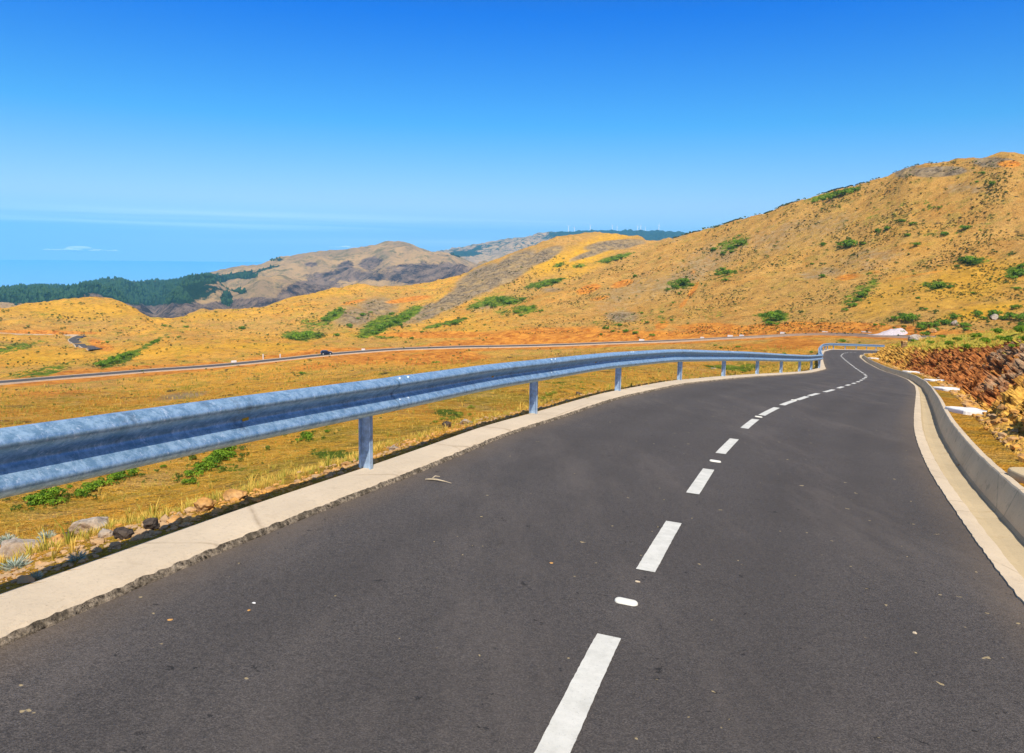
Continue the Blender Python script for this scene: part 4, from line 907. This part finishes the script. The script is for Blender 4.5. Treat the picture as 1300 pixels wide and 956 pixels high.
for gname,L in groups.items():
    big=max(L,key=lambda t:t[2]); lab={}
    if sum(1 for t in L if t[2]==big[2])==1: lab[big]='largest green bush '+gname
    rest=[t for t in L if t not in lab]
    if len(rest)>=1:
        t=min(rest,key=lambda t:t[0]); lab[t]='leftmost of the smaller green bushes '+gname; rest.remove(t)
    if len(rest)>=1:
        t=max(rest,key=lambda t:t[0]); lab[t]='rightmost of the smaller green bushes '+gname; rest.remove(t)
    if len(rest)>=1:
        t=min(rest,key=lambda t:t[1]); lab[t]='highest of the smaller green bushes '+gname; rest.remove(t)
    if len(rest)>=1:
        t=max(rest,key=lambda t:t[1]); lab[t]='lowest of the smaller green bushes '+gname; rest.remove(t)
    if len(rest)==1: lab[rest[0]]='middle one of the small green bushes '+gname
    else:
        for t in rest: lab[t]='small green bush among others '+gname
    rm={'on top of the rock bank':18,'in the grass behind the middle of the rail':12}.get(gname,0)
    if 'right hill' in gname or 'behind the distant' in gname or 'far road' in gname or 'rubble' in gname or 'hill slope' in gname: rm=150
    for t in L:
        u,v,w=t; 
        if 'under the rail' in gname or 'below the rail' in gname: w*=1.35
        p=pick(u,v+w*.22,rm); r=np.linalg.norm(p); s=w/F*r/2/.80
        if r<1: continue
        if 'rock bank' in gname:
            q=pick_bank(u,v+w*.22)
            if q is not None: p=q; r=np.linalg.norm(p); s=w/F*r/2/.80
        if 'kerb' not in gname: SAT.append((p,s))
        mt=BMY if ('behind the kerb' in gname or (u,v)in((951,468.5),(934,470))) else BM
        o=obj('bush',mt[cnt%len(mt)],None,p-np.array([0,0,s*.08]),lab[t],'bush','green bushes '+gname); o.scale=(s,s,s); o.rotation_euler[2]=random.uniform(0,6.28); cnt+=1
# low dark scrub, uncountable
Vs=[];Fs=[];Ts=[];o_=0
def add_cloud(V,Fc,T,p,s):
    global o_
    Vs.append(V@rotz(rng.uniform(0,6.28)).T*s+p); Fs.append(Fc+o_); Ts.append(T); o_+=len(V)
sm_c=[leaf_cloud(500+i,nclump=4,leaves=11,size=.2,spread=.5) for i in range(6)]
def inview_points(n,rect,rmin,rmax,dens=None):
    out=[]
    u0,u1,v0,v1=rect
    tries=0
    while len(out)<n and tries<n*30:
        tries+=1; u=rng.uniform(u0,u1); v=rng.uniform(v0,v1); p=pick(u,v,rmin); r=np.hypot(p[0],p[1])
        if r>rmax or r<rmin*1.01: continue
        if dens is not None and rng.random()>dens(p,u,v): continue
        out.append((p,r))
    return out
cl=lambda p,u,v: float(np.clip(.15+2.2*fbm(np.array([p[0]/28]),np.array([p[1]/28]),2,77)[0],0,1))
for p,r in inview_points(6500,(640,1300,205,425),240,700,cl)+inview_points(500,(350,660,330,430),320,900,cl)+inview_points(500,(0,360,385,470),300,760,cl)+inview_points(260,(0,1000,440,560),60,280,cl):
    s=rng.uniform(.6,2.0)*r/F; c=sm_c[int(rng.integers(6))]; add_cloud(c[0],c[1],np.clip(c[2]*.55+(.5 if rng.random()<.3 else 0),0,1),p,s)
for p,s0 in SAT:
    for k in range(int(rng.integers(4,9))):
        a=rng.uniform(0,6.28); d=s0*rng.uniform(.8,3.2); x,y=p[0]+d*math.cos(a),p[1]+d*math.sin(a); V,Fc,T=sm_c[int(rng.integers(6))]
        add_cloud(V,Fc,np.clip(T*.6+.5,0,1),np.array([x,y,float(terr(x,y))]),s0*rng.uniform(.15,.5))
for p,r in inview_points(420,(640,1300,215,420),240,700):
    c=sm_c[int(rng.integers(6))]; add_cloud(c[0],c[1],np.clip(c[2]*.4+.7,0,1),p,rng.uniform(1.2,3.2)*r/F)
for p,r in inview_points(260,(0,640,385,480),200,760)+inview_points(160,(0,1000,470,640),9,200):
    c=sm_c[int(rng.integers(6))]; add_cloud(c[0],c[1],np.clip(c[2]*.4+.7,0,1),p,rng.uniform(1.2,3.2)*r/F)
me=mesh_np('scrub',np.vstack(Vs),np.vstack(Fs),[M['leafdark']],None,False); fattr(me,'tint',np.concatenate(Ts)); obj('scrub',me,kind='stuff')
# grass of the verge
def tuft(seed,n=14,h=1.,lean=.5,w=.035):
    r=np.random.default_rng(seed); V=[];T=[];Fc=[]
    for k in range(n):
        a=r.uniform(0,6.28); l=r.uniform(.1,lean); hh=h*r.uniform(.5,1.1); d=np.array([math.cos(a),math.sin(a),0]); sd=np.array([-d[1],d[0],0])*w; b=d*r.uniform(0,.15)
        m=b+d*l*.35*hh+np.array([0,0,hh*.6]); t=b+d*l*hh+np.array([0,0,hh]); i=len(V)
        V+=[b-sd,b+sd,m+sd*.7,m-sd*.7,t]; Fc+=[[i,i+1,i+2],[i,i+2,i+3],[i+3,i+2,i+4]]; tt=r.uniform(0,1); T+=[tt]*5
    return np.array(V),np.array(Fc),np.array(T)
TU=[tuft(700+i,16,1.,.7,.03) for i in range(10)]
Vs=[];Fs=[];Ts=[];o_=0
iy0=int(np.searchsorted(pKO[:,1],1.5)); 
def addt(q,z,sz,shift):
    V,Fc,T=TU[int(rng.integers(10))]; add_cloud(V,Fc,np.clip(T*.6+shift,0,1),np.array([q[0],q[1],z]),sz)
for k in range(19000):
    t=sK[iy0]+rng.uniform(0,1)**1.9*75
    c=np.array([np.interp(t,sK,pKO[:,0]),np.interp(t,sK,pKO[:,1])]); j=min(len(nEL)-1,int(t/.2)); s=.22+abs(rng.normal(0,1))*(1.8 if rng.random()<.5 else 7)
    q=c+nEL[j]*s; ns=float(fbm(np.array([q[0]/1.8]),np.array([q[1]/1.8]),3,61)[0]); r=np.hypot(*q)
    if rng.random()>np.clip(.45+2.2*ns,.02,1)*min(1,.1+s*.6): continue
    addt(q,float(terr(*q))-.01,rng.uniform(.035,.10)*(1+r/40)*(1.6 if rng.random()<.05 else 1),.25+ns*.9+rng.normal(0,.18))
sw=arclen(pw)
for k in range(7000):
    i=int(rng.integers(len(pw))); j=int(rng.integers(100,180)); 
    if rng.random()<.012: j=int(rng.integers(5,110))
    q=bank_at(i,j); r=np.hypot(q[0],q[1]); nb=float(fbm(np.array([q[0]/1.6]),np.array([q[1]/1.6]),3,62)[0])
    if rng.random()>.55+2*nb: continue
    addt(q,q[2]-.02,rng.uniform(.06,.19)*(.7+r/60)*(.6 if j<100 else 1),.42-1.4*float(fbm(np.array([q[0]/3]),np.array([q[1]/3]),3,63)[0])+rng.normal(0,.2))
for p,r in inview_points(17000,(0,1040,440,700),6,250,lambda p,u,v: .3+.6*float(np.clip(.5+1.5*fbm(np.array([p[0]/6]),np.array([p[1]/6]),2,66)[0],0,1))):
    addt(p,p[2]-.02,rng.uniform(1.2,3.8)*r/F*1.1,(.02 if rng.random()<.3 else .5)+rng.normal(0,.25))
me=mesh_np('grass',np.vstack(Vs),np.vstack(Fs),[M['grass']],None,False); fattr(me,'tint',np.concatenate(Ts)); obj('grass',me,kind='stuff')
# silver plants at the lower left
def silver(seed):
    r=np.random.default_rng(seed); V=[];Fc=[];T=[]
    for k in range(300):
        a=r.uniform(0,6.28); el=r.uniform(.0,1.1); d=np.array([math.cos(a)*math.cos(el),math.sin(a)*math.cos(el),math.sin(el)]); L=r.uniform(.5,1.); sd=np.cross(d,r.normal(size=3)); sd/=np.linalg.norm(sd); i=len(V); b=d*L*r.uniform(.2,.6)
        w=.028; V+=[b,b+d*L*.25+sd*w,b+d*L*.5,b+d*L*.25-sd*w]; Fc.append([i,i+1,i+2,i+3]); T+=[r.random()]*4
    me=mesh_np('silver_plant',np.array(V),np.array(Fc),[M['silver']],None,False); fattr(me,'tint',np.array(T)); return me
SM=[silver(i) for i in range(3)]
for i,(u,v,w,lb) in enumerate([(20,722,44,'silver leaved plant at the left edge beside the kerb'),(98,712,34,'silver leaved plant touching the kerb below the large boulder'),(8,690,34,'silver leaved plant behind the whitish rock at the left edge'),(60,684,30,'silver leaved plant behind the ochre rock'),(136,668,16,'small silver leaved plant behind the large pale boulder'),(45,735,26,'low silver leaved tuft pressed against the kerb, nearest to the viewer')]):
    p=pick(u,v); r=np.linalg.norm(p); s=w/F*r/2/.9*.72; o=obj('silver_plant',SM[i%3],None,p,lb,'plant','silver leaved plants by the kerb'); o.scale=(s,s,s); o.rotation_euler[2]=i
# twig and litter on the asphalt
def tube(pts,rads,m=7):
    V=[];Fs=[]
    pts=np.array(pts,float)
    for i,(p,r) in enumerate(zip(pts,rads)):
        d=pts[min(i+1,len(pts)-1)]-pts[max(i-1,0)]; d/=np.linalg.norm(d); a=np.cross(d,[0,0,1.]); a/=np.linalg.norm(a)+1e-9; b=np.cross(a,d)
        for k in range(m): t=2*math.pi*k/m; V.append(p+a*r*math.cos(t)+b*r*math.sin(t))
    for i in range(len(pts)-1):
        for k in range(m): Fs.append([i*m+k,i*m+(k+1)%m,(i+1)*m+(k+1)%m,(i+1)*m+k])
    return V,Fs
p=unroad(553,611); V,Fs_=tube([(-.09,.025,.008),(-.04,.01,.014),(.015,0,.014),(.08,-.025,.009),(.14,-.06,.005)],[.004,.009,.008,.004,.002])
V2,F2=tube([(-.03,.01,.02),(-.01,.05,.03),(.03,.07,.02)],[.006,.005,.002]); Fs_+= [[i+len(V) for i in f] for f in F2]; V+=V2
obj('twig',mesh_py('twig',V,Fs_,[M['twig']],smooth=True),None,(p[0],p[1],float(surf(p[0],p[1]))),'dry broken twig lying on the asphalt near the kerb','twig')
for i,(u,v,w,mt,lb) in enumerate([(216,787,5,'pebble','ochre pebble on the asphalt at the lower left'),(316,775,4,'pebble','tiny ochre pebble on the asphalt right of the other one'),(322,766,4,'white','white chip on the asphalt beside the ochre pebbles'),(810,739,6,'kerb','white paint chip below the second lane dash'),(700,715,4,'pebble','orange pebble on the left lane near the lane dashes'),(1161,804,5,'kerb','pale chip on the right lane near the bottom right')]):
    p=unroad(u,v); r=np.linalg.norm(p); w_=w/F*r/2; V,Fc=rock_np(60+i,2,.4,5); obj('pebble',mesh_np('pebble',V*w_,Fc,[M[mt]],None,False),None,(p[0],p[1],float(surf(p[0],p[1]))+w_*.2),lb,'pebble','pebbles on the asphalt')
for i,(u,v,w) in enumerate([(1193,528,7),(1199,533,4),(1219,592,5)]):
    p=unroad(u,v,-.07); r=np.linalg.norm(p); w_=w/F*r/2; V,Fc=rock_np(80+i,2,.6,5)
    obj('stone',mesh_np('stone',V*w_,Fc,[M['pebble']],None,False),None,(p[0],p[1],float(surf(p[0],p[1]))-.07+w_*.3),['larger orange stone in the far part of the gutter floor','small orange stone next to the larger one in the gutter','single orange stone against the gutter wall nearer the viewer'][i],'stone','stones in the gutter')
# far forest: many small crowns, one mass
cone=[]
for i in range(5):
    r=np.random.default_rng(900+i); V=[];Fc=[];m=7
    for z,rad in ((0,.16),(.16,.30),(.45,.26),(.5,.30),(.8,.13),(1.0,.01)):
        for k in range(m): a=2*math.pi*k/m; q=rad*r.uniform(.7,1.25); V.append((q*math.cos(a),q*math.sin(a),z+r.uniform(-.03,.03)))
    for j in range(5):
        for k in range(m): Fc.append([j*m+k,j*m+(k+1)%m,(j+1)*m+(k+1)%m,(j+1)*m+k])
    cone.append((np.array(V),np.array(Fc),np.full(len(V),r.uniform(.1,.9))))
Vs=[];Fs=[];Ts=[];o_=0
fo=zB[...,0]; J,Ii=np.nonzero((fo[:,:1150]+.7*fbm(X[:,:1150]/110,Y[:,:1150]/110,3,12)>.6)&(RG[:,:1150]>1900)&(RG[:,:1150]<4500))
if len(J):
    sel=rng.integers(0,len(J),6500)
    for k in sel:
        j,i=J[k],Ii[k]; r=RR[j]+rng.uniform(-8,8); a=AZ[i]+rng.uniform(-.0006,.0006); x,y=r*math.sin(a),r*math.cos(a); z=float(terr(x,y)); c=cone[int(rng.integers(5))]
        add_cloud(*c,np.array([x,y,z-1]),rng.uniform(8,15)*(1 if pu[j,i]<200 else .75))
    me=mesh_np('forest',np.vstack(Vs),np.vstack(Fs),[M['forest']],None,False); fattr(me,'tint',np.concatenate(Ts)); obj('forest',me,kind='stuff')
# ------------------------------------------------------------------ haze, cloud, light
hm=D.materials.new('haze'); hm.use_nodes=True; nt=hm.node_tree; nt.nodes.clear(); pv_=nt.nodes.new('ShaderNodeVolumePrincipled'); on=nt.nodes.new('ShaderNodeOutputMaterial'); nt.links.new(pv_.outputs[0],on.inputs['Volume'])
pv_.inputs['Color'].default_value=(.19,.64,1,1); pv_.inputs['Density'].default_value=8.8e-5
HZ=20000; x=HZ
hv=[(-x,-x,-1000),(x,-x,-1000),(x,x,-1000),(-x,x,-1000),(-x,-x,520),(x,-x,520),(x,x,520),(-x,x,520)]
obj('haze',mesh_py('haze',hv,[[0,3,2,1],[4,5,6,7],[0,1,5,4],[1,2,6,5],[2,3,7,6],[3,0,4,7]],[hm]),kind='stuff')
M['cloud']=mat_simple('cloud_white',(.98,.98,.98,1),1,.0)
def cloud(u,v,wpx,hpx,seed,lb):
    d=ray(u,v); d=d/np.hypot(d[0],d[1]); p=d*27000; W=wpx/F*27000/2; Hh=hpx/F*27000
    r=np.random.default_rng(seed); V=[];Fc=[];o=0; B,Fb=rock_np(1,2,1,0)
    rt=np.array([d[1],-d[0],0])
    for k in range(90):
        x=r.uniform(-.85,.85); env=max(.2,(math.exp(-((x+.05)/.16)**2)*.45+.38*(1-abs(x)**1.5))); s=Hh*env*r.uniform(.3,.6)
        q=rt*x*W+np.array([d[0],d[1],0])*r.uniform(-300,300)+np.array([0,0,Hh*env*r.uniform(0,.5)])
        vv=B*s*np.array([1,1,.75]); vv[:,:2]*=1; vv=vv+np.outer(B@rt,rt)*s*2.6; V.append(vv+q); Fc.append(Fb+o); o+=len(B)
    obj('cloud',mesh_np('cloud',np.vstack(V),np.vstack(Fc),[M['cloud']],None,True),None,p,kind='structure')
cloud(103,318,82,7,1,''); cloud(440,314,50,3,2,''); cloud(572,319,34,4,3,'')
SUN_AZ,SUN_EL=math.radians(171),math.radians(54)
w=D.worlds.new('World'); SC.world=w; w.use_nodes=True; nt=w.node_tree; bg=nt.nodes['Background']
def nd(t): return nt.nodes.new(t)
tc=nd('ShaderNodeTexCoord'); sx=nd('ShaderNodeSeparateXYZ'); nt.links.new(tc.outputs['Generated'],sx.inputs[0])
mx=nd('ShaderNodeMath'); mx.operation='MAXIMUM'; mx.inputs[1].default_value=.012; nt.links.new(sx.outputs[2],mx.inputs[0])
cb=nd('ShaderNodeCombineXYZ'); nt.links.new(sx.outputs[0],cb.inputs[0]); nt.links.new(sx.outputs[1],cb.inputs[1]); nt.links.new(mx.outputs[0],cb.inputs[2])
sky=nd('ShaderNodeTexSky'); sky.sky_type='NISHITA'; sky.sun_disc=False; sky.sun_elevation=SUN_EL; sky.sun_rotation=SUN_AZ; sky.altitude=1300; sky.air_density=1.0; sky.dust_density=.6; sky.ozone_density=2.0
nt.links.new(cb.outputs[0],sky.inputs['Vector'])
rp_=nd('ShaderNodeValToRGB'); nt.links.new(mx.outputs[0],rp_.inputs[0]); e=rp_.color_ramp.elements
stops=[(.0,(.66,.83,1.1,1)),(.06,(.74,.85,1.1,1)),(.16,(.22,.76,1.15,1)),(.29,(.0,.50,1.36,1)),(.36,(.05,.40,1.1,1)),(.55,(1.25,1.1,1.0,1))]  # tint turns neutral above the view, added to take blue out of fill light
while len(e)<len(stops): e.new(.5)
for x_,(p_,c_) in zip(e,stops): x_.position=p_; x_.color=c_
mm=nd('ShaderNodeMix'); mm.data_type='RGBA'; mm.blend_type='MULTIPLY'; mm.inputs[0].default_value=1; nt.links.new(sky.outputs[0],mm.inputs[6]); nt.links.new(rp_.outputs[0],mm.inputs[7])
# thin streaks low over the sea
mp=nd('ShaderNodeMapping'); mp.inputs['Scale'].default_value=(1.2,1.2,85); nt.links.new(tc.outputs['Generated'],mp.inputs[0])
nz=nd('ShaderNodeTexNoise'); nz.inputs['Scale'].default_value=1.0; nz.inputs['Detail'].default_value=5; nt.links.new(mp.outputs[0],nz.inputs['Vector'])
r1=nd('ShaderNodeValToRGB'); nt.links.new(nz.outputs['Fac'],r1.inputs[0]); r1.color_ramp.elements[0].position=.50; r1.color_ramp.elements[1].position=.72
r2=nd('ShaderNodeValToRGB'); nt.links.new(sx.outputs[2],r2.inputs[0]); e=r2.color_ramp.elements; e[0].position=.0; e[0].color=(0,0,0,1); e[1].position=.022; e[1].color=(1,1,1,1); q_=e.new(.045); q_.color=(0,0,0,1)
ml=nd('ShaderNodeMath'); ml.operation='MULTIPLY'; nt.links.new(r1.outputs[0],ml.inputs[0]); nt.links.new(r2.outputs[0],ml.inputs[1])
ms=nd('ShaderNodeMath'); ms.operation='MULTIPLY'; ms.inputs[1].default_value=.9; nt.links.new(ml.outputs[0],ms.inputs[0])
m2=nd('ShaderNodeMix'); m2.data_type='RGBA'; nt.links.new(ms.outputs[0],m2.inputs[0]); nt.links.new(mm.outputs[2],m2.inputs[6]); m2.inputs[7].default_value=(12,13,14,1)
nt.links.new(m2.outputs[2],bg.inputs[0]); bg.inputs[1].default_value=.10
ld=D.lights.new('sun','SUN'); ld.energy=4.2; ld.angle=math.radians(.5); ld.color=(1,.95,.86); lo=D.objects.new('sun',ld); COL.objects.link(lo)
from mathutils import Vector, Matrix
sd=Vector((math.sin(SUN_AZ)*math.cos(SUN_EL),math.cos(SUN_AZ)*math.cos(SUN_EL),math.sin(SUN_EL))); lo.rotation_euler=sd.to_track_quat('Z','Y').to_euler(); lo.location=(0,0,60)
cd=D.cameras.new('camera'); cam=D.objects.new('camera',cd); COL.objects.link(cam); SC.camera=cam
m4=Matrix([[float(RC[i][j]) for j in range(3)]+[0] for i in range(3)]+[[0,0,0,1]]); cam.matrix_world=m4
cd.sensor_width=36; cd.sensor_fit='HORIZONTAL'; cd.lens=F/1300*36; cd.shift_y=-45/1300; cd.clip_start=.05; cd.clip_end=200000
SC.view_settings.view_transform='Standard'; SC.view_settings.look='None'; SC.view_settings.exposure=.5; SC.view_settings.gamma=1
SC.cycles.use_denoising=True; SC.cycles.max_bounces=6; SC.cycles.diffuse_bounces=2; SC.cycles.glossy_bounces=2; SC.cycles.transmission_bounces=2; SC.cycles.volume_bounces=1; SC.cycles.use_adaptive_sampling=True
SC.cycles.sample_clamp_indirect=4
